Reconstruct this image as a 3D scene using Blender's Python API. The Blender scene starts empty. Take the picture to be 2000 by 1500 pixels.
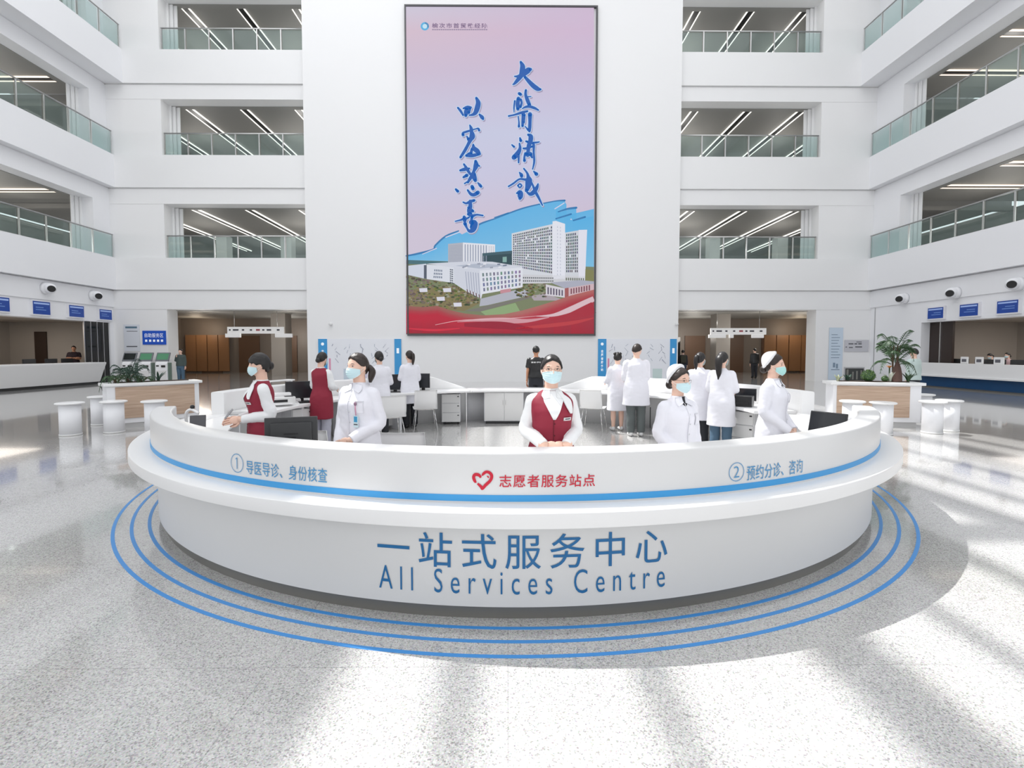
import bpy, math, random
from mathutils import Vector, Matrix, noise
random.seed(7)
sc = bpy.context.scene
COL = sc.collection
pi = math.pi
R_ = math.radians
# ---------------------------------------------------------------- camera
F = 950.0                      # focal length in pixels of a 2000 px wide frame
CY = 726.0                     # row of the optical axis
CAMZ = 1.6
PITCH = math.atan((CY - 685.0) / F)
YAW = R_(0.48)
cam_d = bpy.data.cameras.new('camera')
cam = bpy.data.objects.new('camera', cam_d)
COL.objects.link(cam)
cam_d.sensor_width = 36.0
cam_d.lens = 36.0 * F / 2000.0
cam_d.shift_y = -(750.0 - CY) / 2000.0
cam_d.clip_end = 300
cam.location = (0, 0, CAMZ)
cam.rotation_euler = (pi / 2 - PITCH, 0, -YAW)
sc.camera = cam
FW = Vector((math.sin(YAW) * math.cos(PITCH), math.cos(YAW) * math.cos(PITCH), -math.sin(PITCH)))
RT = Vector((math.cos(YAW), -math.sin(YAW), 0))
UP = RT.cross(FW)
CP = Vector((0, 0, CAMZ))
def ray(px, py): return FW + RT * ((px - 1000) / F) + UP * ((CY - py) / F)
def atY(px, py, Y):
    d = ray(px, py); return CP + d * (Y / d.y)
def atX(px, py, X):
    d = ray(px, py); return CP + d * (X / d.x)
def atZ(px, py, Z):
    d = ray(px, py); return CP + d * ((Z - CAMZ) / d.z)
def proj(p):
    q = Vector(p) - CP; k = q.dot(FW)
    return 1000 + F * q.dot(RT) / k, CY - F * q.dot(UP) / k
# ---------------------------------------------------------------- sky, sun, exposure
EXPO = 0.12
sc.view_settings.view_transform = 'Standard'
sc.view_settings.look = 'None'
sc.view_settings.gamma = 1.0
sc.view_settings.use_curve_mapping = False
sc.view_settings.exposure = EXPO
world = bpy.data.worlds.new('sky')
sc.world = world
world.use_nodes = True
bg = world.node_tree.nodes['Background']
bg.inputs[0].default_value = (0.95, 0.97, 1.0, 1)
bg.inputs[1].default_value = 1.1
SUN_DIR = Vector((0.52, -0.31, -1.0)).normalized()
sl = bpy.data.lights.new('sun', 'SUN')
sl.energy = 5.2
sl.angle = R_(0.55)
sl.color = (1.0, 0.985, 0.96)
so = bpy.data.objects.new('sun', sl)
COL.objects.link(so)
so.rotation_mode = 'QUATERNION'
so.rotation_quaternion = SUN_DIR.to_track_quat('-Z', 'Y')
so.location = (-20, 10, 40)
# area fills added to raise the diffuse daylight in the hall
def area_fill(name, loc, sx, sy, e):
    l = bpy.data.lights.new(name, 'AREA'); l.shape = 'RECTANGLE'; l.size = sx; l.size_y = sy; l.energy = e
    l.color = (0.97, 0.985, 1.0)
    o = bpy.data.objects.new(name, l); COL.objects.link(o); o.location = loc
    return o
area_fill('roof_fill', (-1, 7, 23.2), 36, 34, 3000)  # added below the roof, stands in for diffuse light from above
fl = area_fill('rear_fill', (-1, -13.6, 6.5), 34, 12, 1050)      # added behind the view to lift the counter base and lower walls
fl.rotation_euler = (pi / 2, 0, 0)
# ---------------------------------------------------------------- helpers
def lin(c):
    c = c / 255.0
    return c / 12.92 if c <= 0.04045 else ((c + 0.055) / 1.055) ** 2.4
def rgb(r, g, b): return (lin(r), lin(g), lin(b), 1.0)
MATS = {}
def mat(name, col, rough=0.5, metal=0.0, emit=0.0, spec=0.5, alpha=None, trans=0.0, bump=None, coat=0.0):
    if name in MATS: return MATS[name]
    m = bpy.data.materials.new(name); m.use_nodes = True
    nt = m.node_tree; b = nt.nodes['Principled BSDF']
    b.inputs['Base Color'].default_value = col
    b.inputs['Roughness'].default_value = rough
    b.inputs['Metallic'].default_value = metal
    b.inputs['Specular IOR Level'].default_value = spec
    b.inputs['Transmission Weight'].default_value = trans
    b.inputs['Coat Weight'].default_value = coat
    if emit:
        b.inputs['Emission Color'].default_value = col
        b.inputs['Emission Strength'].default_value = emit
    if bump:
        n = nt.nodes.new('ShaderNodeTexNoise'); n.inputs['Scale'].default_value = bump[0]; n.inputs['Detail'].default_value = 3
        bp = nt.nodes.new('ShaderNodeBump'); bp.inputs['Strength'].default_value = bump[1]; bp.inputs['Distance'].default_value = 0.02
        tc = nt.nodes.new('ShaderNodeTexCoord')
        nt.links.new(tc.outputs['Object'], n.inputs['Vector']); nt.links.new(n.outputs['Fac'], bp.inputs['Height']); nt.links.new(bp.outputs['Normal'], b.inputs['Normal'])
    m.diffuse_color = col
    MATS[name] = m
    return m
def glass_mat(name, tint, a):
    """thin architectural glass: mostly clear, tinted, with a sharp reflection"""
    m = bpy.data.materials.new(name); m.use_nodes = True; nt = m.node_tree; nt.nodes.clear()
    out = nt.nodes.new('ShaderNodeOutputMaterial')
    tr = nt.nodes.new('ShaderNodeBsdfTransparent'); tr.inputs[0].default_value = tint
    df = nt.nodes.new('ShaderNodeBsdfDiffuse'); df.inputs[0].default_value = (0.5, 0.62, 0.6, 1)
    gl = nt.nodes.new('ShaderNodeBsdfGlossy'); gl.inputs['Roughness'].default_value = 0.03
    lf = nt.nodes.new('ShaderNodeLayerWeight')
    pw = nt.nodes.new('ShaderNodeMath'); pw.operation = 'POWER'; pw.inputs[1].default_value = 5.0
    lw = nt.nodes.new('ShaderNodeMath'); lw.operation = 'MULTIPLY_ADD'; lw.inputs[1].default_value = 0.6; lw.inputs[2].default_value = 0.04
    nt.links.new(lf.outputs['Facing'], pw.inputs[0]); nt.links.new(pw.outputs[0], lw.inputs[0])
    m1 = nt.nodes.new('ShaderNodeMixShader'); m1.inputs[0].default_value = a
    m2 = nt.nodes.new('ShaderNodeMixShader')
    nt.links.new(tr.outputs[0], m1.inputs[1]); nt.links.new(df.outputs[0], m1.inputs[2])
    nt.links.new(lw.outputs[0], m2.inputs[0]); nt.links.new(m1.outputs[0], m2.inputs[1]); nt.links.new(gl.outputs[0], m2.inputs[2])
    nt.links.new(m2.outputs[0], out.inputs[0])
    MATS[name] = m
    return m
def catmull(pts, n=4):
    P = [Vector(p) for p in pts]
    if len(P) < 3: 
        return [P[0].lerp(P[-1], i / n) for i in range(n + 1)] if len(P) == 2 else P
    out = []
    for i in range(len(P) - 1):
        p0 = P[max(i - 1, 0)]; p1 = P[i]; p2 = P[i + 1]; p3 = P[min(i + 2, len(P) - 1)]
        for k in range(n):
            t = k / n
            out.append(0.5 * ((2 * p1) + (p2 - p0) * t + (2 * p0 - 5 * p1 + 4 * p2 - p3) * t * t + (3 * p1 - p0 - 3 * p2 + p3) * t ** 3))
    out.append(P[-1])
    return out
class MB:
    def __init__(s): s.v = []; s.f = []; s.m = []; s.s = []
    def add(s, v, f, mi=0, sm=False, M=None):
        o = len(s.v)
        s.v += [Vector(p) if M is None else M @ Vector(p) for p in v]
        for q in f:
            s.f.append([i + o for i in q]); s.m.append(mi); s.s.append(sm)
        return s
    def box(s, x0, x1, y0, y1, z0, z1, mi=0, M=None):
        v = [(x, y, z) for z in (z0, z1) for y in (y0, y1) for x in (x0, x1)]
        return s.add(v, [(0, 2, 3, 1), (4, 5, 7, 6), (0, 1, 5, 4), (2, 6, 7, 3), (0, 4, 6, 2), (1, 3, 7, 5)], mi, False, M)
    def rings(s, rs, mi=0, sm=True, cap=True, M=None):
        n = len(rs[0]); v = [p for r in rs for p in r]; f = []
        for i in range(len(rs) - 1):
            for j in range(n):
                k = (j + 1) % n
                f.append((i * n + j, i * n + k, (i + 1) * n + k, (i + 1) * n + j))
        s.add(v, f, mi, sm, M)
        if cap:
            o = len(s.v) - len(v)
            s.f.append([o + j for j in reversed(range(n))]); s.m.append(mi); s.s.append(False)
            s.f.append([o + (len(rs) - 1) * n + j for j in range(n)]); s.m.append(mi); s.s.append(False)
        return s
    def cyl(s, p0, p1, r0, r1=None, n=16, mi=0, M=None, sm=True):
        return s.tube([p0, p1], [r0, r0 if r1 is None else r1], n, mi, M, sm)
    def tube(s, pts, rad, n=10, mi=0, M=None, sm=True, flat=1.0):
        P = [Vector(p) for p in pts]; rs = []
        if not isinstance(rad, (list, tuple)): rad = [rad] * len(P)
        up = None
        for i, p in enumerate(P):
            t = (P[min(i + 1, len(P) - 1)] - P[max(i - 1, 0)]).normalized()
            if up is None:
                up = Vector((0, 0, 1)) if abs(t.z) < 0.9 else Vector((0, 1, 0))
            a = t.cross(up).normalized(); b = a.cross(t).normalized(); up = b
            rs.append([p + (a * math.cos(2 * pi * j / n) + b * math.sin(2 * pi * j / n) * flat) * rad[i] for j in range(n)])
        return s.rings(rs, mi, sm, True, M)
    def ell(s, c, r, n=20, m=12, mi=0, M=None):
        c = Vector(c); v = [c + Vector((0, 0, -r[2]))]; f = []
        for i in range(1, m):
            th = -pi / 2 + pi * i / m
            for j in range(n):
                ph = 2 * pi * j / n
                v.append(c + Vector((r[0] * math.cos(th) * math.cos(ph), r[1] * math.cos(th) * math.sin(ph), r[2] * math.sin(th))))
        v.append(c + Vector((0, 0, r[2])))
        for j in range(n):
            k = (j + 1) % n
            f.append((0, 1 + k, 1 + j))
            for i in range(m - 2): f.append((1 + i * n + j, 1 + i * n + k, 1 + (i + 1) * n + k, 1 + (i + 1) * n + j))
            f.append((1 + (m - 2) * n + j, 1 + (m - 2) * n + k, len(v) - 1))
        return s.add(v, f, mi, True, M)
    def prism(s, poly, ex, mi=0, M=None):
        n = len(poly); ex = Vector(ex); v = [Vector(p) for p in poly] + [Vector(p) + ex for p in poly]
        f = [tuple(reversed(range(n))), tuple(range(n, 2 * n))] + [(i, (i + 1) % n, (i + 1) % n + n, i + n) for i in range(n)]
        return s.add(v, f, mi, False, M)
    def face(s, poly, mi=0, M=None): return s.add(poly, [tuple(range(len(poly)))], mi, False, M)
    def grid(s, fn, nu, nv, mi=0, sm=True, M=None, thick=None):
        """fn(u,v)->point; with thick, fn(u,v,off)"""
        if thick is None:
            v = [fn(i / nu, j / nv) for i in range(nu + 1) for j in range(nv + 1)]
            f = [(i * (nv + 1) + j, (i + 1) * (nv + 1) + j, (i + 1) * (nv + 1) + j + 1, i * (nv + 1) + j + 1) for i in range(nu) for j in range(nv)]
            return s.add(v, f, mi, sm, M)
        a = [fn(i / nu, j / nv, thick) for i in range(nu + 1) for j in range(nv + 1)]
        b = [fn(i / nu, j / nv, 0.0) for i in range(nu + 1) for j in range(nv + 1)]
        N = len(a); W = nv + 1
        f = [(i * W + j, (i + 1) * W + j, (i + 1) * W + j + 1, i * W + j + 1) for i in range(nu) for j in range(nv)]
        g = [tuple(N + k for k in reversed(q)) for q in f]
        e = []
        for j in range(nv):
            e.append((j + 1, j, N + j, N + j + 1)); o = nu * W
            e.append((o + j, o + j + 1, N + o + j + 1, N + o + j))
        for i in range(nu):
            e.append((i * W, (i + 1) * W, N + (i + 1) * W, N + i * W)); o = nv
            e.append(((i + 1) * W + o, i * W + o, N + i * W + o, N + (i + 1) * W + o))
        return s.add(a + b, f + g + e, mi, sm, M)
    def mesh(s, name, mats, org=None):
        me = bpy.data.meshes.new(name)
        vs = s.v if org is None else [p - org for p in s.v]
        me.from_pydata([tuple(p) for p in vs], [], s.f)
        for m in (mats if isinstance(mats, (list, tuple)) else [mats]): me.materials.append(m)
        me.polygons.foreach_set('material_index', s.m)
        me.polygons.foreach_set('use_smooth', s.s)
        me.update()
        return me
    def build(s, name, mats, parent=None, world=True, bevel=0, seg=2):
        """link as ONE mesh object; with a parent the coordinates are world ones unless world=False"""
        org = Vector(parent['_o']) if (parent is not None and world and '_o' in parent) else None
        o = bpy.data.objects.new(name, s.mesh(name, mats, org))
        COL.objects.link(o)
        if parent is not None: o.parent = parent
        if bevel:
            b = o.modifiers.new('bevel', 'BEVEL'); b.width = bevel; b.segments = seg; b.limit_method = 'ANGLE'; b.angle_limit = R_(40)
        return o
def tag(o, label, cat, group=None):
    o['label'] = label; o['category'] = cat
    if group: o['group'] = group
    return o
def thing(name, label, cat, loc=(0, 0, 0), rotz=0, group=None):
    o = bpy.data.objects.new(name, None); COL.objects.link(o)
    o.location = loc; o.rotation_euler = (0, 0, rotz); o.empty_display_size = 0.1
    o['_o'] = tuple(loc)
    return tag(o, label, cat, group)
def struct(o):
    o['kind'] = 'structure'; return o
def kids(o): return [c for c in bpy.data.objects if c.parent == o]
def dup(root, loc, rotz, label, group=None, ch=None):
    r = root.copy(); COL.objects.link(r); r.location = loc; r.rotation_euler = (0, 0, rotz); r['label'] = label
    if group: r['group'] = group
    def rec(src, dst):
        for c in kids(src):
            d = c.copy(); COL.objects.link(d); d.parent = dst; rec(c, d)
    rec(root, r)
    return r
# ---------------------------------------------------------------- materials
WHITE = mat('white_paint', (0.87, 0.875, 0.90, 1), 0.6, bump=(3, 0.02))
WALLC = mat('wall_paint', (0.88, 0.88, 0.885, 1), 0.6, bump=(3, 0.02))
SOLID = mat('white_solid_surface', (0.83, 0.83, 0.83, 1), 0.3)
SOLIDB = mat('white_counter_front', (0.72, 0.72, 0.715, 1), 0.35)  # same white toned darker, shade below the ledge put into the colour
SOLIDP = mat('white_counter_panel', (0.72, 0.72, 0.72, 1), 0.3)  # darker copy of the ledge white, dimmer light on upright faces put in
GAP = mat('shadow_gap_grey', (0.42, 0.42, 0.43, 1), 0.7)
STEEL = mat('brushed_steel', (0.62, 0.62, 0.62, 1), 0.28, 1.0)
DKICK = mat('brown_steel_kick', (0.22, 0.215, 0.20, 1), 0.32, 0.6)
BLUE = mat('blue_vinyl', rgb(60, 156, 218), 0.4)
DBLUE = mat('letter_blue', rgb(20, 104, 160), 0.4)
PBLUE = mat('panel_letter_blue', rgb(70, 145, 195), 0.4)
RED = mat('red_vinyl', rgb(200, 22, 52), 0.4)
BLACK = mat('black_plastic', (0.012, 0.012, 0.013, 1), 0.35)
DGREY = mat('dark_grey_plastic', (0.035, 0.036, 0.038, 1), 0.4)
SCREEN = mat('dark_screen', (0.02, 0.022, 0.026, 1), 0.12)
DARKG = mat('black_glass', (0.008, 0.008, 0.008, 1), 0.08)
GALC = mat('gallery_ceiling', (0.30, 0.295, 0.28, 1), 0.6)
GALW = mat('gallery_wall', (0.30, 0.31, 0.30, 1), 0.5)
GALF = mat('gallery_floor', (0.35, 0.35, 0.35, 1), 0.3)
BEIGE = mat('beige_wall', (0.40, 0.36, 0.32, 1), 0.6)
WOODB = mat('brown_wood', (0.13, 0.07, 0.04, 1), 0.4)
DOORW = mat('dark_door_wood', (0.04, 0.022, 0.015, 1), 0.4)
LAMPM = mat('lamp_tube', (1, 0.97, 0.90, 1), 0.4, emit=1.3)
LAMPW = mat('lamp_tube_warm', (1, 0.86, 0.72, 1), 0.4, emit=1.0)
CHROME = mat('chrome', (0.7, 0.7, 0.7, 1), 0.15, 1.0)
GLASSR = glass_mat('railing_glass', (0.84, 0.91, 0.90, 1), 0.07)
SIGNW = mat('sign_white', (0.8, 0.8, 0.8, 1), 0.5)
INK = mat('ink_grey', (0.12, 0.12, 0.14, 1), 0.6)
PALE = mat('poster_pale_blue', rgb(205, 220, 235), 0.5)
def floor_mat():
    m = bpy.data.materials.new('terrazzo'); m.use_nodes = True; nt = m.node_tree; b = nt.nodes['Principled BSDF']
    tc = nt.nodes.new('ShaderNodeTexCoord')
    v = nt.nodes.new('ShaderNodeTexVoronoi'); v.inputs['Scale'].default_value = 150; v.inputs['Randomness'].default_value = 1
    cr = nt.nodes.new('ShaderNodeValToRGB')
    sep = nt.nodes.new('ShaderNodeSeparateColor')
    e = cr.color_ramp.elements
    e[0].position = 0.0; e[0].color = (0.27, 0.265, 0.26, 1); e[1].position = 1.0; e[1].color = (0.68, 0.67, 0.66, 1)
    for p, c in ((0.10, 0.34), (0.22, 0.46), (0.6, 0.54), (0.85, 0.60)):
        q = e.new(p); q.color = (c, c * 0.99, c * 0.97, 1)
    n = nt.nodes.new('ShaderNodeTexNoise'); n.inputs['Scale'].default_value = 160; n.inputs['Detail'].default_value = 2
    mx = nt.nodes.new('ShaderNodeMix'); mx.data_type = 'RGBA'; mx.blend_type = 'OVERLAY'; mx.inputs[0].default_value = 0.35
    br = nt.nodes.new('ShaderNodeTexBrick'); br.inputs['Scale'].default_value = 1.0; br.inputs['Brick Width'].default_value = 1.2; br.inputs['Row Height'].default_value = 1.2
    br.offset = 0; br.inputs['Mortar Size'].default_value = 0.0025; br.inputs['Color1'].default_value = (1, 1, 1, 1); br.inputs['Color2'].default_value = (0.97, 0.97, 0.97, 1); br.inputs['Mortar'].default_value = (0.72, 0.72, 0.72, 1)
    mp = nt.nodes.new('ShaderNodeMix'); mp.data_type = 'RGBA'; mp.blend_type = 'MULTIPLY'; mp.inputs[0].default_value = 1
    L = nt.links.new
    L(tc.outputs['Object'], v.inputs['Vector']); L(tc.outputs['Object'], n.inputs['Vector']); L(tc.outputs['Object'], br.inputs['Vector'])
    L(v.outputs['Color'], sep.inputs[0]); L(sep.outputs[0], cr.inputs[0])
    L(cr.outputs[0], mx.inputs['A']); L(n.outputs['Color'], mx.inputs['B'])
    L(mx.outputs['Result'], mp.inputs['A']); L(br.outputs['Color'], mp.inputs['B'])
    L(mp.outputs['Result'], b.inputs['Base Color'])
    b.inputs['Roughness'].default_value = 0.10
    b.inputs['Specular IOR Level'].default_value = 0.8
    b.inputs['Coat Weight'].default_value = 0.6; b.inputs['Coat Roughness'].default_value = 0.04; b.inputs['Coat IOR'].default_value = 1.6
    return m
FLOORM = floor_mat()
# ================================================================ SETTING
XL, XR, YF = -20.3, 18.9, 25.3
BL, BR = -10.25, 8.75          # edges of the banner wall
OL, OR = -17.55, 16.05         # outer edges of the openings in the front wall
ZC = [3.73, 9.08, 14.30, 19.45]     # heads of the openings
ZF = [6.34, 11.50, 16.70, 21.9]     # gallery floors
ZG = [4.72, 9.88, 15.05, 20.3]      # shadow grooves
ROOF = 24.0
mb = MB(); mb.box(-60, 60, -22, 60, -0.2, 0.0)
struct(mb.build('floor', FLOORM))
mb = MB()
mb.box(BL, BR, 25.0, 26.4, 0, ROOF)
mb.box(BL, BR, 26.4, 40.0, 0, ROOF)
for a, b in ((XL - 0.6, OL), (OR, XR + 0.6)):
    for za, zb in zip([0] + ZF, ZC + [ROOF]): mb.box(a, b, YF, YF + 0.8, za, zb)
for a, b in ((XL - 0.6, BL), (BR, XR + 0.6)):
    for zc, zg, zf in zip(ZC, ZG, ZF):
        mb.box(a, b, YF - 0.015, YF + 0.7, zc, zg - 0.05)
        mb.box(a, b, YF - 0.10, YF + 0.7, zg, zf)
        mb.box(a, b, YF + 0.03, YF + 0.7, zg - 0.05, zg)
struct(mb.build('wall_front', WALLC))
# galleries behind the front wall
for side, a, b in (('left', XL - 8, BL), ('right', BR, XR + 8)):
    mb = MB(); mf = MB(); mw = MB(); mt = MB()
    for i in range(4):
        z0 = 0 if i == 0 else ZF[i - 1]
        mb.box(a, b, YF + 0.8, 40, ZC[i] + 0.22, ZC[i] + 0.6)
        mb.box(a, b, YF + 0.7, YF + 1.0, ZC[i] - 0.02, ZC[i] + 0.22)
        if i: mf.box(a, b, YF + 0.7, 40, z0 - 0.3, z0)
        if i: mw.box(a, b, 39.6, 40, z0, ZC[i] + 0.3)
        if i: mt.box(a, b, 39.5, 39.7, z0 + 1.0, z0 + 1.06)
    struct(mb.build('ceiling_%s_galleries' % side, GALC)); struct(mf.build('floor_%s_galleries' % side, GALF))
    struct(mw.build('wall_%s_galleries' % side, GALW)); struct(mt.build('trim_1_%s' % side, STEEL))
    # pale columns in the galleries and white mullions beside the openings
    mc = MB()
    for i in range(1, 4):
        z0 = ZF[i - 1]
        for x in ((-15.2, -19.5) if side == 'left' else (13.6, 18.2)): mc.box(x, x + 0.7, 33, 33.7, z0, ZC[i] + 0.3)
        xj = OL if side == 'left' else OR
        sg = 1 if side == 'left' else -1
        for k in range(3):
            mc.box(min(xj, xj + sg * (0.10 + 0.16 * k)), max(xj, xj + sg * (0.10 + 0.16 * k)), YF + 0.62 + 0.09 * k, YF + 0.67 + 0.09 * k, z0, ZC[i])
    struct(mc.build('trim_2_%s' % side, WALLC))
# side wings
def wing(side, X, sg, yend, yg):
    """X = wall plane, sg = +1 when the wing lies towards -x"""
    y0 = 6.0
    def bx(m, d0, d1, ya, yb, za, zb): m.box(min(X - sg * d0, X - sg * d1), max(X - sg * d0, X - sg * d1), ya, yb, za, zb)
    mb = MB()
    for i, (zc, zg, zf) in enumerate(zip(ZC, ZG, ZF)):
        if i == 0:
            bx(mb, -0.06, 0.7, y0, YF, zc + 0.1, zg - 0.05)
            bx(mb, 0, 0.7, y0, YF, yg[1], zc + 0.1)
        else: bx(mb, 0, 0.7, y0, YF, zc, zg - 0.05)
        pr = (-0.28, -0.38, -0.95, -0.95)[i]
        bx(mb, pr, 0.7, y0, YF - 0.1, zg, zf)
        bx(mb, 0.03, 0.7, y0, YF, zg - 0.05, zg)
        z0 = 0 if i == 0 else ZF[i - 1]
        ye = yg[0] if i == 0 else yend
        bx(mb, 0, 0.7, ye, YF - 0.001, z0, yg[1] if i == 0 else zc)
        bx(mb, 0, 0.7, y0 - 0.6, y0 - 0.001, z0, zf)
    struct(mb.build('wall_%s' % side, WHITE))
    mc = MB(); mf = MB(); mw = MB()
    for i in range(4):
        z0 = 0 if i == 0 else ZF[i - 1]
        zc = yg[1] if i == 0 else ZC[i]
        if i:
            bx(mc, 0.7, 9, y0, YF, zc + 0.25, zc + 0.5)
            bx(mc, 0.7, 1.0, y0, YF, zc - 0.02, zc + 0.25)
            bx(mf, 0.7, 9, y0, YF, z0 - 0.3, z0)
            bx(mw, 8.6, 9, y0, YF + 8, z0, zc + 0.3)
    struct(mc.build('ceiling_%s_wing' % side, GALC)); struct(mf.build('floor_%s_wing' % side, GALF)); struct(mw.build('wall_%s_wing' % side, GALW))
    mj = MB()
    for i in range(1, 4):
        for k in range(3): bx(mj, 0.52 + 0.06 * k, 0.56 + 0.06 * k, yend - 0.12 - 0.18 * k, yend + 0.1, ZF[i - 1], ZC[i])
    struct(mj.build('trim_3_%s' % side, WALLC))
wing('left', XL, 1, 24.3, (25.05, 3.03))
wing('right', XR, -1, 23.6, (22.15, 2.88))
# roof: unseen slabs shaped to keep sun off the sides, open strip with beams that shade the floor
mb = MB()
mb.box(XL - 1, -13.9, -14, YF + 1, ROOF, ROOF + 0.4)
mb.box(-3.4, XR + 1, -14, YF + 1, ROOF, ROOF + 0.4)
struct(mb.build('ceiling_roof', WALLC))
mb = MB()
x = -13.7
k = 0
while x < -3.4:
    w = 0.14 if k % 3 else 0.42
    mb.box(x, x + w, -14, YF, ROOF - 0.12, ROOF)
    x += 0.95; k += 1
for y in (-9, 1.4, 11.4, 18.2): mb.box(-13.9, -3.4, y, y + 0.4, ROOF - 0.25, ROOF)
struct(mb.build('trim_4_roof_beams', WALLC))
mb = MB(); mb.box(XL - 1, XR + 1, -14.4, -14, 0, ROOF); struct(mb.build('wall_back', mat('entrance_facade', (0.42, 0.43, 0.45, 1), 0.4)))  # unseen wall added to hold back light from behind, grey to limit bounce
# ground floor corridors behind the front wall
for side, a, b in (('left', -24, BL), ('right', BR, 23)):
    mb = MB()
    mb.box(a, b, 36, 36.2, 0, 4)
    mb.box(a - 0.2, a, YF + 0.8, 36, 0, 4); mb.box(b - 0.02, b + 0.2, YF + 0.8, 36, 0, 4)
    struct(mb.build('wall_%s_corridor' % side, mat('corridor_brown', (0.20, 0.165, 0.14, 1), 0.5)))
    mb = MB()
    for i in range(5):
        x = a + 1.5 + i * (b - a) / 5
        mb.box(x, x + 1.5, 35.9, 36, 0.0, 2.7)
    struct(mb.build('trim_5_%s' % side, WOODB))
    mb = MB()
    xs = (-15.0, -11.6) if side == 'left' else (9.4, 13.3)
    for x in xs: mb.box(x, x + 0.9, 31, 31.9, 0, 4)
    struct(mb.build('column_%s' % side, mat('corridor_column', (0.35, 0.32, 0.29, 1), 0.4)))
    mb = MB()
    for x in (xs[0] + 1.6, ): mb.box(x, x + 1.7, 35.8, 35.95, 0, 2.6)
    struct(mb.build('door_1_%s' % side, DARKG))
LITWOOD = mat('lit_wood_panel', (0.30, 0.155, 0.075, 1), 0.4)  # brown wood brightened towards orange, warm lighting put into the colour
for i, (x0, x1) in enumerate(((-23.6, -20.4), (18.9, 22.6))):
    mb = MB()
    for k in range(4): mb.box(x0 + k * (x1 - x0) / 4 + .03, x0 + (k + 1) * (x1 - x0) / 4 - .03, 35.8, 35.9, 0.1, 2.75)
    struct(mb.build('trim_%d' % (9 + i), LITWOOD))
    l = bpy.data.lights.new('corridor_fill', 'POINT'); l.energy = 45; l.shadow_soft_size = .3; l.color = (1, .82, .62)  # added warm fill in front of the panels
    o = bpy.data.objects.new('corridor_fill', l); COL.objects.link(o); o.location = ((x0 + x1) / 2, 34.6, 3.1)
# service rooms behind the side counters
mb = MB(); mb.box(-25.6, -25.4, 6, 26, 0, 3.2); mb.box(-25.5, XL - 0.7, 25.06, 25.3, 0, 3.2)
struct(mb.build('wall_left_office', BEIGE))
mb = MB(); mb.box(-25.5, XL - 0.6, 6, 25.1, 3.05, 3.3); struct(mb.build('ceiling_left_office', BEIGE))
mb = MB(); mb.box(23.4, 23.6, 6, 26, 0, 3.2); mb.box(XR + 0.7, 23.4, 22.2, 22.5, 0, 3.2)
struct(mb.build('wall_right_office', BEIGE))
mb = MB(); mb.box(XR + 0.6, 23.5, 6, 22.4, 2.9, 3.2); struct(mb.build('ceiling_right_office', BEIGE))
mb = MB(); mb.box(-24.1, -23.5, 25.0, 25.055, 0, 2.57); struct(mb.build('door_2', DOORW))
mb = MB()
for k in range(4): mb.box(XL - 0.14, XL - 0.07, 23.62 + k * 0.37, 23.95 + k * 0.365, 0, 3.02)
struct(mb.build('door_3', DARKG))
mb = MB()
for k in range(4): mb.box(XL - 0.10, XL - 0.04, 23.58 + k * 0.37, 23.61 + k * 0.37, 0, 3.03)
struct(mb.build('trim_6', STEEL))
mb = MB()
mb.box(XR + 0.4, XR + 0.5, 21.0, 22.15, 0, 2.88); struct(mb.build('door_4', mat('brown_door', (0.03, 0.018, 0.015, 1), 0.3)))
mb = MB(); mb.box(XR + 0.36, XR + 0.40, 21.55, 21.6, 0, 2.88); struct(mb.build('trim_7', STEEL))
mb = MB(); mb.box(XR - 0.012, XR + 0.02, 24.95, 25.0, 0, 3.8); struct(mb.build('trim_8', GAP))
# ---------------------------------------------------------------- railings
STOREY = ['first gallery', 'second gallery', 'third gallery', 'top gallery']
def railing(p0, p1, z, label, npost, sign):
    """glass balustrade from p0 to p1 (xy), standing on z"""
    a = Vector((p0[0], p0[1], z)); b = Vector((p1[0], p1[1], z)); d = (b - a); L = d.length; d.normalize()
    t = thing('glass_railing', label, 'railing', a, math.atan2(d.y, d.x), 'glass railings of the galleries')
    m = MB(); m.cyl((0, 0, 1.15), (L, 0, 1.15), 0.035, n=10); m.build('handrail', STEEL, t, False)
    step = L / npost
    for i in range(npost + 1):
        m = MB(); x = min(max(i * step, 0.03), L - 0.03)
        m.box(x - 0.028, x + 0.028, -0.02, 0.02, 0, 1.12); m.box(x - 0.05, x + 0.05, -0.04, 0.04, 0, 0.015)
        m.build('post', STEEL, t, False)
        if i < npost:
            m = MB(); m.box(i * step + 0.05, (i + 1) * step - 0.05, -sign * 0.035, -sign * 0.035 + 0.012, 0.04, 1.11)
            m.build('glass_panel', GLASSR, t, False)
for i in range(3):
    w = ('first', 'second', 'third')[i]
    railing((OL + 0.05, YF + 0.10), (BL - 0.02, YF + 0.10), ZF[i], 'straight glass railing in the opening left of the screen, %s gallery up' % w, 6, -1)
    railing((BR + 0.02, YF + 0.10), (OR - 0.05, YF + 0.10), ZF[i], 'straight glass railing in the opening right of the screen, %s gallery up' % w, 6, -1)
for i in range(3):
    w = ('first', 'second', 'third')[i]
    pr = (0.22, 0.32, 0.88)[i]
    railing((XL + pr, 6.1), (XL + pr, YF - 0.15), ZF[i], 'long glass railing on the left wing balcony, %s gallery up' % w, 16, -1)
    railing((XR - pr, 6.1), (XR - pr, YF - 0.15), ZF[i], 'long glass railing on the right wing balcony, %s gallery up' % w, 16, 1)
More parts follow.
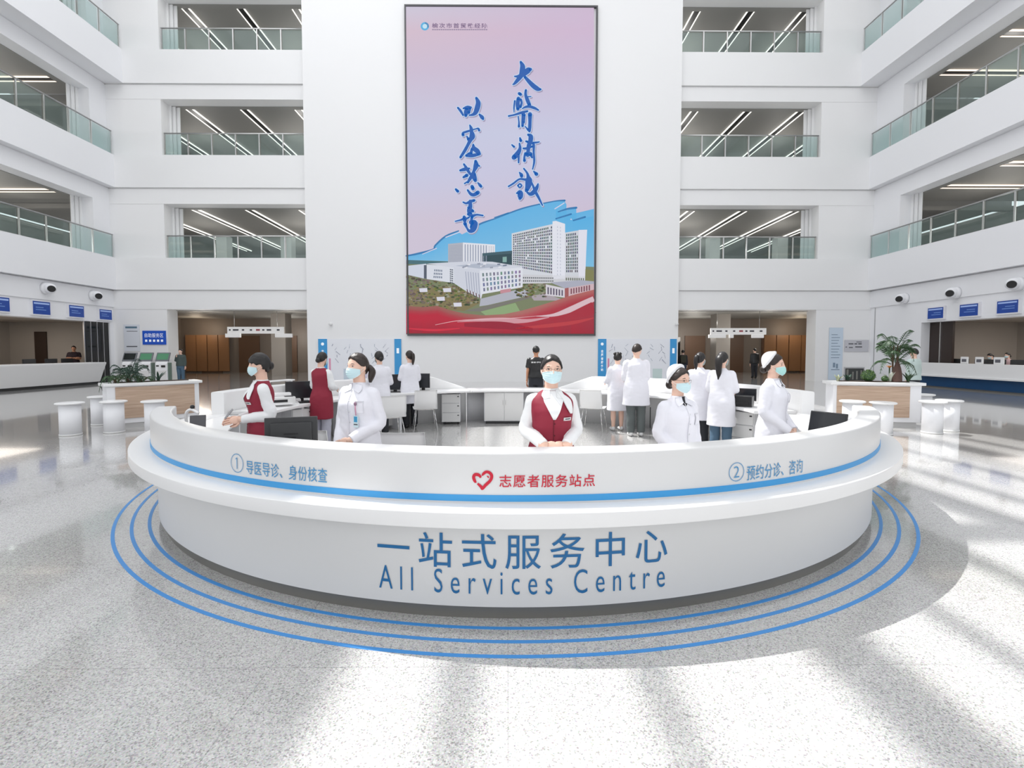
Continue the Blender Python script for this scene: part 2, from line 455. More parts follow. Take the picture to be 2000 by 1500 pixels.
# ---------------------------------------------------------------- ceiling lights of the galleries
def slot_light(loc, L, rotz, label, warm):
    t = thing('linear_light', label, 'ceiling light', loc, rotz, 'linear lights of the galleries')
    m = MB(); m.box(-0.16, 0.16, 0, L, -0.03, 0.0); m.build('slot', BLACK, t, False)
    for s in (-1, 1):
        m = MB(); m.box(s * 0.18 - 0.022, s * 0.18 + 0.022, 0, L, -0.06, 0.0); m.build('light_tube', LAMPW if warm else LAMPM, t, False)
NTH = ['first', 'second', 'third', 'fourth', 'fifth', 'sixth']
for i in (1, 2, 3):
    w = ('first', 'second', 'third')[i - 1]
    for side, xs in (('left', (-11.2, -14.1, -17.0, -19.9)), ('right', (10.05, 12.93, 15.8, 18.7))):
        for k, x in enumerate(xs):
            slot_light((x, YF + 1.15, ZC[i] + 0.212), 11.5, 0, '%s twin strip light out from the screen in the %s opening, %s gallery up' % (NTH[k], side, w), False)
    for side, X, sg, ys in (('left', XL, 1, (23.9, 21.05, 18.2, 15.35, 12.5)), ('right', XR, -1, (23.0, 20.2, 17.4, 14.6, 11.8))):
        for k, y in enumerate(ys):
            slot_light((X - sg * 1.1, y, ZC[i] + 0.242), 7.0, sg * pi / 2, '%s twin strip light from the corner in the %s wing, %s gallery up' % (NTH[k], side, w), True)

# fills added to brighten the dark corridors and offices
def room_fill(name, loc, sx, sy, e, col=(1, .95, .88)):
    l = bpy.data.lights.new(name, 'AREA'); l.shape = 'RECTANGLE'; l.size = sx; l.size_y = sy; l.energy = e; l.color = col
    o = bpy.data.objects.new(name, l); COL.objects.link(o); o.location = loc
for x, y in ((-18, 29), (-13, 29), (-15.5, 34), (11, 29), (15.5, 29), (13, 34), (19, 30)):
    l = bpy.data.lights.new('corridor_fill', 'POINT'); l.energy = 85; l.shadow_soft_size = .4; l.color = (1, .95, .88)
    o = bpy.data.objects.new('corridor_fill', l); COL.objects.link(o); o.location = (x, y, 2.6)
room_fill('office_fill', (-23.3, 19, 3.0), 3, 8, 150, (1, .9, .8)); room_fill('office_fill', (21.6, 16, 2.85), 3, 8, 130, (1, .93, .87))
for i in (1, 2, 3):
    for x, y in ((-18.5, 30), (-12.5, 30), (-15.5, 35.5), (10.5, 30), (16.5, 30), (13.5, 35.5), (XL - 4, 23.5), (XL - 4, 19), (XL - 4, 14), (XR + 4, 22.5), (XR + 4, 18), (XR + 4, 13)):
        l = bpy.data.lights.new('gallery_fill', 'POINT'); l.energy = 75; l.shadow_soft_size = .4; l.color = (1, .97, .92)  # added without a fitting, brightens the gallery ceilings
        o = bpy.data.objects.new('gallery_fill', l); COL.objects.link(o); o.location = (x, y, ZF[i - 1] + 1.3)
# ================================================================ BIG WALL SCREEN
YB = 24.93
def print_mat(name, emit):
    m = bpy.data.materials.new(name); m.use_nodes = True; nt = m.node_tree; b = nt.nodes['Principled BSDF']
    a = nt.nodes.new('ShaderNodeAttribute'); a.attribute_name = 'print'
    b.inputs['Base Color'].default_value = (0.02, 0.02, 0.02, 1)
    b.inputs['Roughness'].default_value = 0.5; b.inputs['Specular IOR Level'].default_value = 0.2
    nt.links.new(a.outputs['Color'], b.inputs['Emission Color']); b.inputs['Emission Strength'].default_value = emit / 2 ** EXPO
    return m
class Print:
    """flat colour picture shown on the screen; layers lie a few millimetres apart"""
    def __init__(s): s.v = []; s.f = []; s.c = []
    def poly(s, pts, col, lay, corner=None):
        o = len(s.v)
        for p in pts: s.v.append(Vector((p[0], YB - 0.0025 * lay, p[1])))
        s.f.append(list(range(o, o + len(pts))))
        s.c += [rgb(*c) for c in corner] if corner else [rgb(*col)] * len(pts)
    def px(s, pts, col, lay, corner=None):
        q = [atY(x, y, YB) for x, y in pts]
        s.poly([(p.x, p.z) for p in q], col, lay, corner)
    def quadgrid(s, q, nu, nv, col, lay, fu=0.6, fv=0.6, skip=0.0, rnd=None):
        a, b, c, d = [Vector(p) for p in q]     # tl, tr, br, bl
        def P(u, v): return (a.lerp(b, u)).lerp(d.lerp(c, u), v)
        for i in range(nu):
            for j in range(nv):
                if rnd and rnd.random() < skip: continue
                u0 = (i + (1 - fu) / 2) / nu; u1 = u0 + fu / nu; v0 = (j + (1 - fv) / 2) / nv; v1 = v0 + fv / nv
                cc = col if rnd is None else tuple(min(255, x + rnd.randint(-14, 22)) for x in col)
                s.px([P(u0, v0), P(u1, v0), P(u1, v1), P(u0, v1)], cc, lay)
    def stroke(s, pts, col, lay, k=1.0, grow=0.0, off=(0, 0), caps=True):
        C = catmull([(x, y, w) for x, y, w in pts], 5)
        L = []; Rr = []
        for i, p in enumerate(C):
            t = (C[min(i + 1, len(C) - 1)] - C[max(i - 1, 0)]); l = math.hypot(t.x, t.y) or 1
            nx, ny = -t.y / l, t.x / l; w = max(p.z, 0.3) / 2 * k + grow
            ex = 0
            L.append((p.x + nx * w + off[0], p.y + ny * w + off[1])); Rr.append((p.x - nx * w + off[0], p.y - ny * w + off[1]))
        for i in range(len(C) - 1): s.px([L[i], L[i + 1], Rr[i + 1], Rr[i]], col, lay)
        for p in ((C[0], C[-1]) if caps else ()):
            w = max(p.z, 0.3) / 2 * k + grow
            s.px([(p.x + off[0] + w * math.cos(j * pi / 5), p.y + off[1] + w * math.sin(j * pi / 5)) for j in range(10)], col, lay)
    def build(s, name, m, parent):
        me = bpy.data.meshes.new(name); o0 = Vector(parent['_o'])
        me.from_pydata([tuple(p - o0) for p in s.v], [], s.f); me.materials.append(m)
        at = me.color_attributes.new('print', 'FLOAT_COLOR', 'CORNER')
        flat = [x for c in s.c for x in c]
        at.data.foreach_set('color', flat); me.update()
        o = bpy.data.objects.new(name, me); COL.objects.link(o); o.parent = parent
        return o
c0 = atY(793, 13, YB); c1 = atY(1160, 653, YB)
sx0, sx1, sz1, sz0 = c0.x, c1.x, c0.z, c1.z
T = thing('wall_screen', 'huge upright picture screen with blue calligraphy on the white atrium wall', 'screen', ((sx0 + sx1) / 2, 25.0, sz0))
mb = MB(); e = 0.075
mb.box(sx0 - e, sx1 + e, 24.865, 25.0, sz1, sz1 + e); mb.box(sx0 - e, sx1 + e, 24.865, 25.0, sz0 - e, sz0)
mb.box(sx0 - e, sx0, 24.865, 25.0, sz0, sz1); mb.box(sx1, sx1 + e, 24.865, 25.0, sz0, sz1)
mb.build('frame', mat('screen_frame', (0.09, 0.09, 0.095, 1), 0.35, 0.5), T)
P = Print()
g = [(13, (206, 200, 218), (207, 186, 211)), (60, (212, 190, 206), (208, 184, 211)), (140, (205, 190, 212), (203, 189, 215)), (260, (200, 203, 226), (201, 203, 229)),
     (340, (201, 203, 228), (203, 197, 222)), (430, (208, 198, 216), (206, 192, 212)), (653, (205, 195, 215), (205, 195, 215))]
for (ya, la, ra), (yb_, lb, rb) in zip(g, g[1:]):
    for i in range(4):
        mixc = lambda p, q, t: tuple(p[k] + (q[k] - p[k]) * t for k in range(3))
        u0, u1 = i / 4, (i + 1) / 4
        P.px([(793 + 367 * u0, ya), (793 + 367 * u1, ya), (793 + 367 * u1, yb_), (793 + 367 * u0, yb_)], None, 0, [mixc(la, ra, u0), mixc(la, ra, u1), mixc(lb, rb, u1), mixc(lb, rb, u0)])
def Z(pts, ox=780, oy=340, k=4.4125): return [(min(max(ox + x / k, 793), 1160), min(oy + y / k, 653)) for x, y in pts]
up = [(60, 700), (150, 684), (200, 668), (290, 645), (310, 610), (400, 530), (500, 492), (540, 520), (620, 480), (700, 425), (760, 400), (830, 378), (950, 332), (1100, 282), (1200, 255), (1330, 232), (1420, 226),
      (1440, 262), (1350, 310), (1390, 330), (1520, 285), (1525, 305), (1420, 360), (1690, 300), (1690, 330), (1490, 400), (1690, 360)]
for a, b in zip(up, up[1:]):
    if b[0] <= a[0]: continue
    P.px(Z([a, b, (b[0], 800), (a[0], 800)]), None, 1, [(96, 178, 228), (96, 178, 228), (128, 190, 226), (128, 190, 226)])
for a in ([(60, 705, 10), (150, 688, 14), (290, 650, 12), (310, 615, 12), (400, 535, 12), (510, 490, 8)], [(620, 484, 6), (700, 428, 12), (830, 382, 8), (950, 335, 10), (1100, 285, 10), (1330, 235, 8), (1425, 228, 14)],
          [(1370, 325, 8), (1450, 300, 14), (1525, 290, 16)], [(1350, 385, 10), (1480, 345, 12), (1690, 305, 8)], [(1500, 400, 10), (1600, 370, 14), (1690, 355, 10)], [(820, 375, 6), (940, 335, 8)]):
    P.stroke([(780 + x / 4.4125, 340 + y / 4.4125, w / 4.4125 + .6) for x, y, w in a if 793 < 780 + x / 4.4125 < 1158], (52, 122, 178), 2)
for a in ([(400, 545, 8), (520, 500, 8)], [(1340, 300, 8), (1420, 250, 8)], [(1480, 390, 12), (1690, 335, 9)], [(200, 690, 6), (320, 640, 8)]):
    P.stroke([(780 + x / 4.4125, 340 + y / 4.4125, w / 4.4125) for x, y, w in a if 780 + x / 4.4125 < 1158], (216, 212, 232), 3)
rn = random.Random(3)
# grounds
P.px(Z([(60, 740), (420, 752), (970, 770), (1690, 800), (1690, 1220), (60, 1220)]), (120, 128, 98), 2)
P.px(Z([(60, 740), (420, 755), (420, 780), (60, 775)]), (70, 110, 120), 3)
P.px(Z([(60, 1000), (520, 960), (700, 1110), (560, 1180), (60, 1150)]), (128, 118, 82), 3)
P.px(Z([(700, 1075), (1060, 985), (1150, 1040), (760, 1130), (690, 1140)]), (176, 178, 190), 4)
P.px(Z([(560, 1180), (1130, 1050), (1140, 1065), (700, 1185)]), (120, 118, 112), 5)
P.px(Z([(700, 1185), (1000, 1110), (1050, 1200), (760, 1230)]), (140, 165, 120), 4)
P.px(Z([(1130, 1050), (1260, 1030), (1430, 1090), (1160, 1090)]), (170, 160, 168), 4)
for i in range(620):
    x = rn.uniform(62, 690) if i < 480 else rn.uniform(1000, 1260)
    y = rn.uniform(880 + max(0, (x - 350)) * .35, 1160) if i < 480 else rn.uniform(940, 1060)
    if i < 480 and x > 500 and y > 1130: continue
    r = rn.uniform(4, 15); c = rn.choice([(88, 104, 60), (120, 126, 70), (96, 84, 66), (140, 122, 92), (70, 80, 58), (150, 148, 130), (108, 92, 80), (60, 74, 52)])
    if x < 250 and y > 900 and rn.random() < .6: c = rn.choice([(110, 98, 96), (128, 112, 110), (92, 82, 78)])
    P.px(Z([(x + r * (1 + .4 * rn.random()) * math.cos(k * pi / 3), y + r * .7 * math.sin(k * pi / 3)) for k in range(6)]), c, 5)
for x, y in ((205, 1000), (410, 1000), (355, 1075), (500, 1125)): P.px(Z([(x - 35, y - 15), (x + 35, y - 18), (x + 38, y + 16), (x - 28, y + 18)]), (216, 216, 228), 6)
# buildings
P.px(Z([(420, 602), (548, 590), (548, 770), (420, 770)]), (176, 180, 192), 4)
P.quadgrid(Z([(425, 615), (545, 605), (545, 760), (425, 760)]), 1, 12, (160, 164, 180), 5, 1, .4)
P.px(Z([(548, 590), (825, 608), (825, 700), (720, 780), (548, 770)]), (226, 228, 236), 4)
P.quadgrid(Z([(556, 605), (760, 615), (760, 760), (556, 755)]), 9, 1, (150, 158, 178), 5, .4, 1)
P.quadgrid(Z([(765, 620), (820, 622), (820, 690), (765, 690)]), 3, 6, (180, 184, 196), 5, .5, .5)
P.px(Z([(715, 683), (972, 660), (972, 785), (715, 755)]), (44, 72, 82), 5)
P.px(Z([(715, 683), (972, 660), (972, 685), (715, 706)]), (62, 92, 104), 6)
P.px(Z([(890, 715), (925, 712), (925, 760), (890, 760)]), (130, 170, 165), 6)
P.px(Z([(968, 512), (1325, 430), (1325, 900), (1060, 880), (968, 800)]), (210, 214, 222), 5)
P.quadgrid(Z([(978, 522), (1318, 445), (1318, 862), (978, 800)]), 22, 15, (66, 76, 88), 6, .62, .68, .05, rn)
P.px(Z([(1320, 408), (1350, 404), (1428, 430), (1428, 905), (1320, 905)]), (226, 228, 238), 6)
P.quadgrid(Z([(1350, 440), (1400, 450), (1400, 880), (1350, 880)]), 2, 15, (196, 200, 214), 7, .3, .5)
P.px(Z([(1428, 505), (1545, 485), (1545, 905), (1428, 905)]), (206, 210, 218), 5)
P.quadgrid(Z([(1434, 515), (1540, 500), (1540, 850), (1434, 850)]), 7, 13, (62, 74, 84), 6, .6, .75, .05, rn)
P.px(Z([(1545, 482), (1618, 480), (1600, 915), (1545, 910)]), (224, 224, 236), 6)
P.px(Z([(1060, 865), (1600, 880), (1600, 935), (1060, 945)]), (205, 206, 212), 6)
P.quadgrid(Z([(1062, 880), (1330, 885), (1330, 935), (1062, 935)]), 16, 2, (96, 100, 104), 7, .6, .5)
P.quadgrid(Z([(1430, 885), (1595, 890), (1595, 925), (1430, 925)]), 9, 1, (110, 116, 104), 7, .6, .6)
P.px(Z([(1600, 820), (1690, 830), (1690, 930), (1600, 930)]), (128, 128, 84), 6)
P.px(Z([(78, 790), (232, 772), (232, 905), (78, 870)]), (206, 212, 226), 6)
P.px(Z([(212, 785), (236, 785), (236, 905), (212, 900)]), (84, 92, 108), 7)
P.px(Z([(236, 778), (475, 800), (475, 940), (236, 905)]), (216, 220, 230), 6)
P.quadgrid(Z([(300, 815), (372, 820), (372, 905), (290, 900)]), 5, 3, (110, 122, 142), 7, .6, .6)
P.quadgrid(Z([(434, 815), (464, 818), (464, 950), (434, 940)]), 2, 7, (92, 100, 112), 7, .8, .6)
P.px(Z([(236, 772), (600, 752), (800, 756), (1062, 800), (1062, 812), (690, 838), (470, 808)]), (208, 212, 224), 7)
P.px(Z([(480, 790), (700, 770), (960, 790), (690, 815)]), (176, 184, 200), 8)
for i in range(14):
    x = rn.uniform(500, 900); y = rn.uniform(765, 805); P.px(Z([(x, y), (x + 26, y - 3), (x + 26, y + 10), (x, y + 12)]), rn.choice([(120, 130, 150), (226, 228, 236), (150, 156, 172)]), 9)
P.px(Z([(470, 808), (692, 832), (705, 1075), (560, 1000), (470, 940)]), (206, 210, 222), 8)
P.quadgrid(Z([(560, 835), (690, 850), (702, 1050), (575, 990)]), 6, 1, (166, 172, 190), 9, .35, .96)
P.px(Z([(692, 832), (1062, 806), (1062, 975), (715, 1035), (705, 1075)]), (222, 225, 234), 8)
P.quadgrid(Z([(705, 848), (1052, 825), (1052, 965), (718, 1020)]), 11, 4, (116, 126, 142), 9, .5, .68, .0, rn)
P.quadgrid(Z([(570, 985), (700, 1040), (704, 1075), (580, 1030)]), 5, 1, (110, 84, 90), 9, .4, .9)
P.px(Z([(870, 1000), (960, 985), (960, 1015), (870, 1030)]), (196, 140, 150), 9)
P.px(Z([(1262, 950), (1425, 985), (1425, 1065), (1262, 1045)]), (212, 208, 216), 7)
P.quadgrid(Z([(1270, 968), (1415, 998), (1415, 1055), (1270, 1040)]), 6, 1, (92, 84, 104), 8, .5, .85)
P.px(Z([(1300, 935), (1560, 915), (1690, 925), (1690, 945), (1425, 985)]), (170, 172, 188), 8)
P.px(Z([(1425, 985), (1690, 940), (1690, 1015), (1430, 1065)]), (206, 178, 184), 7)
P.quadgrid(Z([(1470, 985), (1648, 952), (1648, 1005), (1470, 1040)]), 8, 1, (120, 70, 84), 8, .5, .85)
P.px(Z([(1425, 985), (1458, 978), (1458, 1060), (1425, 1065)]), (160, 90, 90), 8)
# red waves
wave = [(60, 1150), (200, 1160), (330, 1150), (430, 1185), (560, 1215), (720, 1232), (900, 1222), (1060, 1190), (1200, 1150), (1330, 1110), (1480, 1060), (1690, 1010)]
def mixc(p, q, t): return tuple(p[k] + (q[k] - p[k]) * t for k in range(3))
for a, b in zip(wave, wave[1:]):
    def colr(x, d):
        t = (x - 60) / 1600; base = mixc((136, 116, 96), (180, 120, 110), t); pale = max(0, 1 - abs(t - .58) * 3.2)
        red = mixc((186, 30, 56), (168, 50, 64), t); red = mixc(red, (206, 140, 140), pale * .55 * max(0, 1 - d / 90))
        return mixc(base, red, min(1, .25 + d / 70))
    for d0, d1 in ((-14, 8), (8, 30), (30, 60), (60, 100)):
        P.px(Z([(a[0], a[1] + d0), (b[0], b[1] + d0), (b[0], b[1] + d1), (a[0], a[1] + d1)]), None, 10, [colr(a[0], max(0, d0)), colr(b[0], max(0, d0)), colr(b[0], d1), colr(a[0], d1)])
    P.px(Z([(a[0], a[1] + 100), (b[0], b[1] + 100), (b[0], 1390), (a[0], 1390)]), None, 10, [colr(a[0], 100), colr(b[0], 100), (152, 34, 54), (164, 24, 48)])
def band(pts, col, lay):
    P.stroke([(min(1159.6, 780 + x / 4.4125), 340 + y / 4.4125, w / 4.4125) for x, y, w in pts if 794 < 780 + x / 4.4125], col, lay, caps=False)
band([(500, 1275, 4), (700, 1258, 26), (900, 1262, 50), (1100, 1265, 30), (1290, 1235, 6)], (208, 150, 160), 11)
band([(1180, 1225, 4), (1330, 1215, 26), (1480, 1165, 50), (1600, 1110, 50), (1690, 1075, 45)], (216, 186, 194), 11)
band([(1300, 1260, 10), (1450, 1225, 40), (1600, 1180, 90), (1690, 1150, 100)], (166, 40, 58), 12)
band([(310, 1300, 3), (520, 1262, 5), (760, 1252, 5), (1000, 1240, 4), (1200, 1222, 3)], (228, 190, 196), 13)
band([(560, 1300, 30), (760, 1300, 60), (950, 1310, 60), (1150, 1345, 30)], (150, 28, 52), 12)
band([(66, 1330, 8), (300, 1345, 20), (520, 1330, 8)], (206, 44, 66), 12)
band([(1000, 1330, 6), (1250, 1310, 30), (1500, 1280, 30), (1690, 1240, 10)], (186, 58, 66), 12)
P.px(Z([(60, 1372), (1690, 1376), (1690, 1390), (60, 1390)]), (92, 62, 60), 14)
# calligraphy strokes
def S(ox, oy, k, *st): return [[(ox + x / k, oy + y / k, w / k) for x, y, w in s] for s in st]
CALL = S(990, 110, 10.0,
 [(270,120,40),(305,200,90),(300,290,100),(280,380,90),(220,460,75),(150,540,45),(115,560,15)], [(150,400,20),(230,400,60),(330,350,95),(420,280,105),(460,265,60)], [(350,410,50),(430,500,72),(520,590,88),(600,645,82),(655,655,40)],
 [(370,670,40),(365,760,50),(400,860,70),(440,960,65)], [(380,800,25),(470,795,15)], [(300,1030,15),(360,1000,40),(440,990,50),(540,1020,48),(615,1060,25)], [(225,830,65),(210,940,75),(215,1040,60)], [(270,850,40),(288,920,40),(260,1000,50)],
 [(155,880,30),(140,1000,28),(140,1100,12)], [(240,735,55),(270,755,55)], [(35,1175,30),(150,1150,32),(280,1110,48),(400,1080,35)], [(220,1180,20),(235,1290,25),(235,1380,42)], [(320,1130,65),(312,1260,55),(305,1370,45)], [(340,1150,50),(330,1300,40)],
 [(450,1140,80),(450,1280,62),(445,1400,62),(440,1470,45)], [(350,1370,12),(420,1450,42)])
CALL += S(990, 250, 9.375,
 [(240,190,28),(255,240,52)], [(92,315,22),(132,352,38)], [(230,290,25),(240,380,52),(200,470,85),(130,545,85)], [(215,480,38),(215,560,36),(215,640,25)], [(390,130,40),(435,160,80),(430,250,80),(400,330,72),(390,420,62),(380,500,72)], [(300,380,28),(360,380,42),(460,345,35)],
 [(350,250,30),(385,262,40)], [(430,480,70),(462,550,25)], [(340,470,45),(320,540,35),(322,605,50)], [(470,280,40),(490,320,46),(490,450,36),(500,620,36),(470,760,18)], [(480,275,30),(540,272,30),(592,262,18)],
 [(310,750,25),(370,830,36),(390,900,62),(400,960,120),(390,1060,105),(360,1150,65)], [(230,820,20),(262,860,60),(270,890,55)], [(30,1075,25),(120,1020,30),(230,942,30),(340,950,42),(400,930,40)], [(200,1060,24),(235,1028,26),(270,1060,26),(235,1096,26),(200,1060,24)],
 [(180,1200,25),(240,1185,90),(245,1260,95),(238,1295,55)], [(440,980,28),(480,1070,36),(520,1170,52),(580,1280,42),(650,1420,22)], [(570,1030,24),(545,1100,62),(490,1180,80),(430,1215,65),(370,1185,25)], [(490,800,20),(540,850,66)])
CALL += S(880, 180, 10.714,
 [(155,335,35),(210,400,48),(265,490,35)], [(270,350,30),(350,320,52),(425,330,45)], [(345,340,80),(330,430,95),(320,500,60)], [(410,335,55),(380,440,60)], [(540,130,45),(580,230,95),(560,340,105),(520,440,85),(460,480,52),(390,492,22)], [(605,475,35),(660,535,75),(682,572,42)],
 [(405,700,25),(430,760,62),(440,830,72),(455,930,115),(420,1000,85),(370,1100,62),(300,1230,62),(210,1370,48)], [(265,905,60),(268,860,45),(380,822,42),(520,780,22),(580,772,40),(600,812,40)], [(340,930,22),(380,1000,62)],
 [(475,1105,35),(490,1180,85),(560,1240,95),(605,1300,62)], [(400,1300,72),(330,1335,50)], [(330,1335,50),(450,1335,72),(590,1305,55)], [(450,1190,50),(425,1300,62)])
CALL += S(880, 310, 9.375,
 [(245,105,28),(300,190,52),(350,270,46),(385,305,40)], [(178,220,35),(260,200,62),(345,185,28)], [(460,50,48),(468,130,90),(430,230,52),(390,320,62),(340,400,50),(320,445,28)], [(480,110,40),(530,142,25)], [(238,345,35),(300,310,62)], [(420,280,80),(440,360,82),(455,405,58)],
 [(258,460,22),(302,432,25)], [(500,445,18),(535,485,48),(560,515,45)], [(395,515,60),(412,555,62)], [(315,580,30),(370,650,52),(430,665,62),(500,625,72)], [(98,565,35),(135,602,50)],
 [(232,800,22),(290,822,36),(360,790,50),(435,768,45)], [(360,780,50),(362,880,72),(340,950,72),(360,1025,82)], [(330,900,45),(410,965,50)], [(320,1020,38),(400,1050,52),(480,1030,32),(592,1045,26)], [(88,1150,18),(200,1122,32),(260,1090,62)], [(250,1070,50),(262,1140,62)], [(262,1120,40),(340,1078,28)],
 [(395,1070,52),(378,1150,40)], [(265,1190,62),(305,1280,32),(350,1328,62),(420,1300,85),(445,1190,105),(380,1168,85)], [(400,1200,70),(405,1260,100)])
for i, s in enumerate(CALL):
    P.stroke(s, (158, 148, 178), 15 + (i % 3) * .2, 1, 1.0, (1.7, 2.2))
    P.stroke(s, (196, 222, 246), 16 + (i % 3) * .2, 1, 1.4)
    P.stroke(s, (26, 92, 176), 17 + (i % 4) * .2, 1, 0.25)
# round emblem with the institution's name beside it
for k in range(16):
    a0, a1 = k * pi / 8, (k + 1) * pi / 8
    cc = (70, 140, 190) if k in (12, 13, 14, 15, 0) else (86, 178, 226)
    P.px([(829.8 + 8.2 * math.cos(a0), 51.5 + 8.2 * math.sin(a0)), (829.8 + 8.2 * math.cos(a1), 51.5 + 8.2 * math.sin(a1)), (829.8 + 4.6 * math.cos(a1), 51.5 + 4.6 * math.sin(a1)), (829.8 + 4.6 * math.cos(a0), 51.5 + 4.6 * math.sin(a0))], cc, 3)
P.px([(829.8 + 4.8 * math.cos(k * pi / 6), 51.5 + 4.8 * math.sin(k * pi / 6)) for k in range(12)], (196, 228, 244), 2)
for i in range(26): P.px([(844 + i * 4.18, 57.2), (847.4 + i * 4.18, 57.2), (847.4 + i * 4.18, 59.0), (844 + i * 4.18, 59.0)], (136, 122, 150), 3)
P.build('display', print_mat('screen_picture', .93), T)
# ---------------------------------------------------------------- lettering
DG = None
def text_mesh(txt, spacing=1.0, extrude=0.0, bold=0.0, shear=0.0):
    """-> list of verts (x,y,z), faces; glyph box scaled by the caller"""
    cu = bpy.data.curves.new('lettering', 'FONT'); cu.body = txt; cu.size = 1; cu.space_character = spacing; cu.offset = bold; cu.shear = shear; cu.resolution_u = 4
    cu.extrude = extrude
    o = bpy.data.objects.new('lettering', cu); COL.objects.link(o)
    dg = bpy.context.evaluated_depsgraph_get()
    me = bpy.data.meshes.new_from_object(o.evaluated_get(dg), depsgraph=dg)
    v = [p.co.copy() for p in me.vertices]; f = [tuple(q.vertices) for q in me.polygons]
    bpy.data.objects.remove(o); bpy.data.curves.remove(cu); bpy.data.meshes.remove(me)
    return v, f
def fit(v, x0, x1, y0, y1):
    ax, bx = min(p.x for p in v), max(p.x for p in v); ay, by = min(p.y for p in v), max(p.y for p in v)
    return [Vector((x0 + (p.x - ax) / (bx - ax or 1) * (x1 - x0), y0 + (p.y - ay) / (by - ay or 1) * (y1 - y0), p.z)) for p in v]
v, f = text_mesh('榆次市首贸武经院', 1.3, 0, .02)
mb = MB(); a = atY(844, 55.3, YB); b = atY(952, 46, YB)
mb.add([Vector((p.x, YB - 0.02, p.y)) for p in fit(v, a.x, b.x, a.z, b.z)], f)
mb.build('name_lettering', mat('screen_ink', rgb(88, 70, 96), 0.5, emit=.8), T)
# ================================================================ RECEPTION COUNTER
CX, CYD = 0.03 * math.cos(YAW) + 6.96 * math.sin(YAW), 6.96
def pol(r, a, z): return Vector((CX + r * math.sin(a), CYD - r * math.cos(a) * (1.05 if math.cos(a) < 0 else 1.0), z))
def arc(m, prof, a0, a1, n=72, mi=0, sm=True):
    """closed profile [(r,z)] swept about the counter's centre, angles in degrees from the front"""
    rs = [[pol(r, R_(a0 + (a1 - a0) * i / n), z) for r, z in prof] for i in range(n + 1)]
    m.rings(rs, mi, sm, True); return m
def rprof(r0, r1, z0, z1, b=0.012):
    """rectangle with rounded corners (counter-clockwise in r,z)"""
    out = []
    for cx, cz, s in ((r1 - b, z0 + b, -90), (r1 - b, z1 - b, 0), (r0 + b, z1 - b, 90), (r0 + b, z0 + b, 180)):
        for k in range(4): t = R_(s + 30 * k); out.append((cx + b * math.cos(t), cz + b * math.sin(t)))
    return out
def smooth_by_angle(o):
    e = o.modifiers.new('split', 'EDGE_SPLIT'); e.split_angle = R_(35)
RB, RL, RP, RPI = 4.151, 4.362, 4.196, 4.02
D = thing('reception_counter', 'big round white service counter with blue lettering in the atrium centre', 'counter', (CX, CYD, 0))
mb = MB(); arc(mb, [(RB, .086), (RB, .63), (RB - .2, .63), (RB - .2, .086)], -86, 86, 120); smooth_by_angle(mb.build('base', SOLIDB, D))
mb = MB(); arc(mb, [(4.118, 0), (4.118, .086), (4.0, .086), (4.0, 0)], -86, 86, 120); smooth_by_angle(mb.build('kickboard', DKICK, D))
mb = MB(); arc(mb, rprof(4.0, RL, .629, .719, .006), -88, 88, 120); mb.build('ledge', SOLID, D)
mb = MB()
pr = rprof(RPI, RP, .70, 1.018, .018)
rs = []
for i in range(121):
    a = -66 + 132 * i / 120; k = 1.0
    e_ = min(i, 120 - i)
    t = min(1, e_ / 3.0)
    sh = 1 - (1 - t) ** 2
    mid = (RPI + RP) / 2
    rs.append([pol(mid + (r - mid) * (.25 + .75 * sh), R_(a), .70 + (z - .70) * (.9 + .1 * sh)) for r, z in pr])
mb.rings(rs); mb.build('upper_panel', SOLIDP, D)
mb = MB(); arc(mb, [(RP + .004, .7325), (RP + .004, .770), (RP - .01, .770), (RP - .01, .7325)], -65, 65, 120); smooth_by_angle(mb.build('blue_stripe', BLUE, D))
mb = MB(); arc(mb, rprof(3.56, RPI + .02, .685, .715, .008), -86, 86, 80); mb.build('inner_worktop', SOLID, D)
for a in (-80, -52, -26, 0, 26, 52, 80):
    mb = MB(); arc(mb, [(3.64, 0), (3.64, .685), (3.98, .685), (3.98, 0)], a - .3, a + .3, 1, 0, False); mb.build('support_panel', WHITE, D)
def ang_at(px, r, z):
    best = None
    for i in range(-8800, 8801, 4):
        a = R_(i / 100); x, y = proj(pol(r, a, z))
        if best is None or abs(x - px) < best[0]: best = (abs(x - px), a)
    return best[1]
def z_at(py, r, a):
    lo, hi = 0.0, 1.2
    for _ in range(40):
        m_ = (lo + hi) / 2
        if proj(pol(r, a, m_))[1] > py: lo = m_
        else: hi = m_
    return (lo + hi) / 2
def wrap_text(txt, px0, px1, py_top, py_bot, r, m, spacing=1.0, bold=0.0, lift=.004, name='lettering'):
    v, f = text_mesh(txt, spacing, 0.0, bold)
    pm = (px0 + px1) / 2; zg = z_at((py_top + py_bot) / 2, r, ang_at(pm, r, .5))
    a0, a1 = ang_at(px0, r, zg), ang_at(px1, r, zg); am = (a0 + a1) / 2
    z1, z0 = z_at(py_top, r, am), z_at(py_bot, r, am)
    q = fit(v, a0, a1, z0, z1)
    mb = MB(); n = len(q)
    top = [pol(r + lift, p.x, p.y) for p in q]; 
    mb.add(top, f)
    return mb.build(name, m, D)
wrap_text('一站式服务中心', 738, 1303, 1043, 1111, RB, DBLUE, 1.36, .004)
wrap_text('All Services Centre', 741, 1298, 1114, 1161, RB, DBLUE, 1.6, -.004)
wrap_text('志愿者服务站点', 975, 1162, 927, 951.5, RP, RED, 1.12, .008)
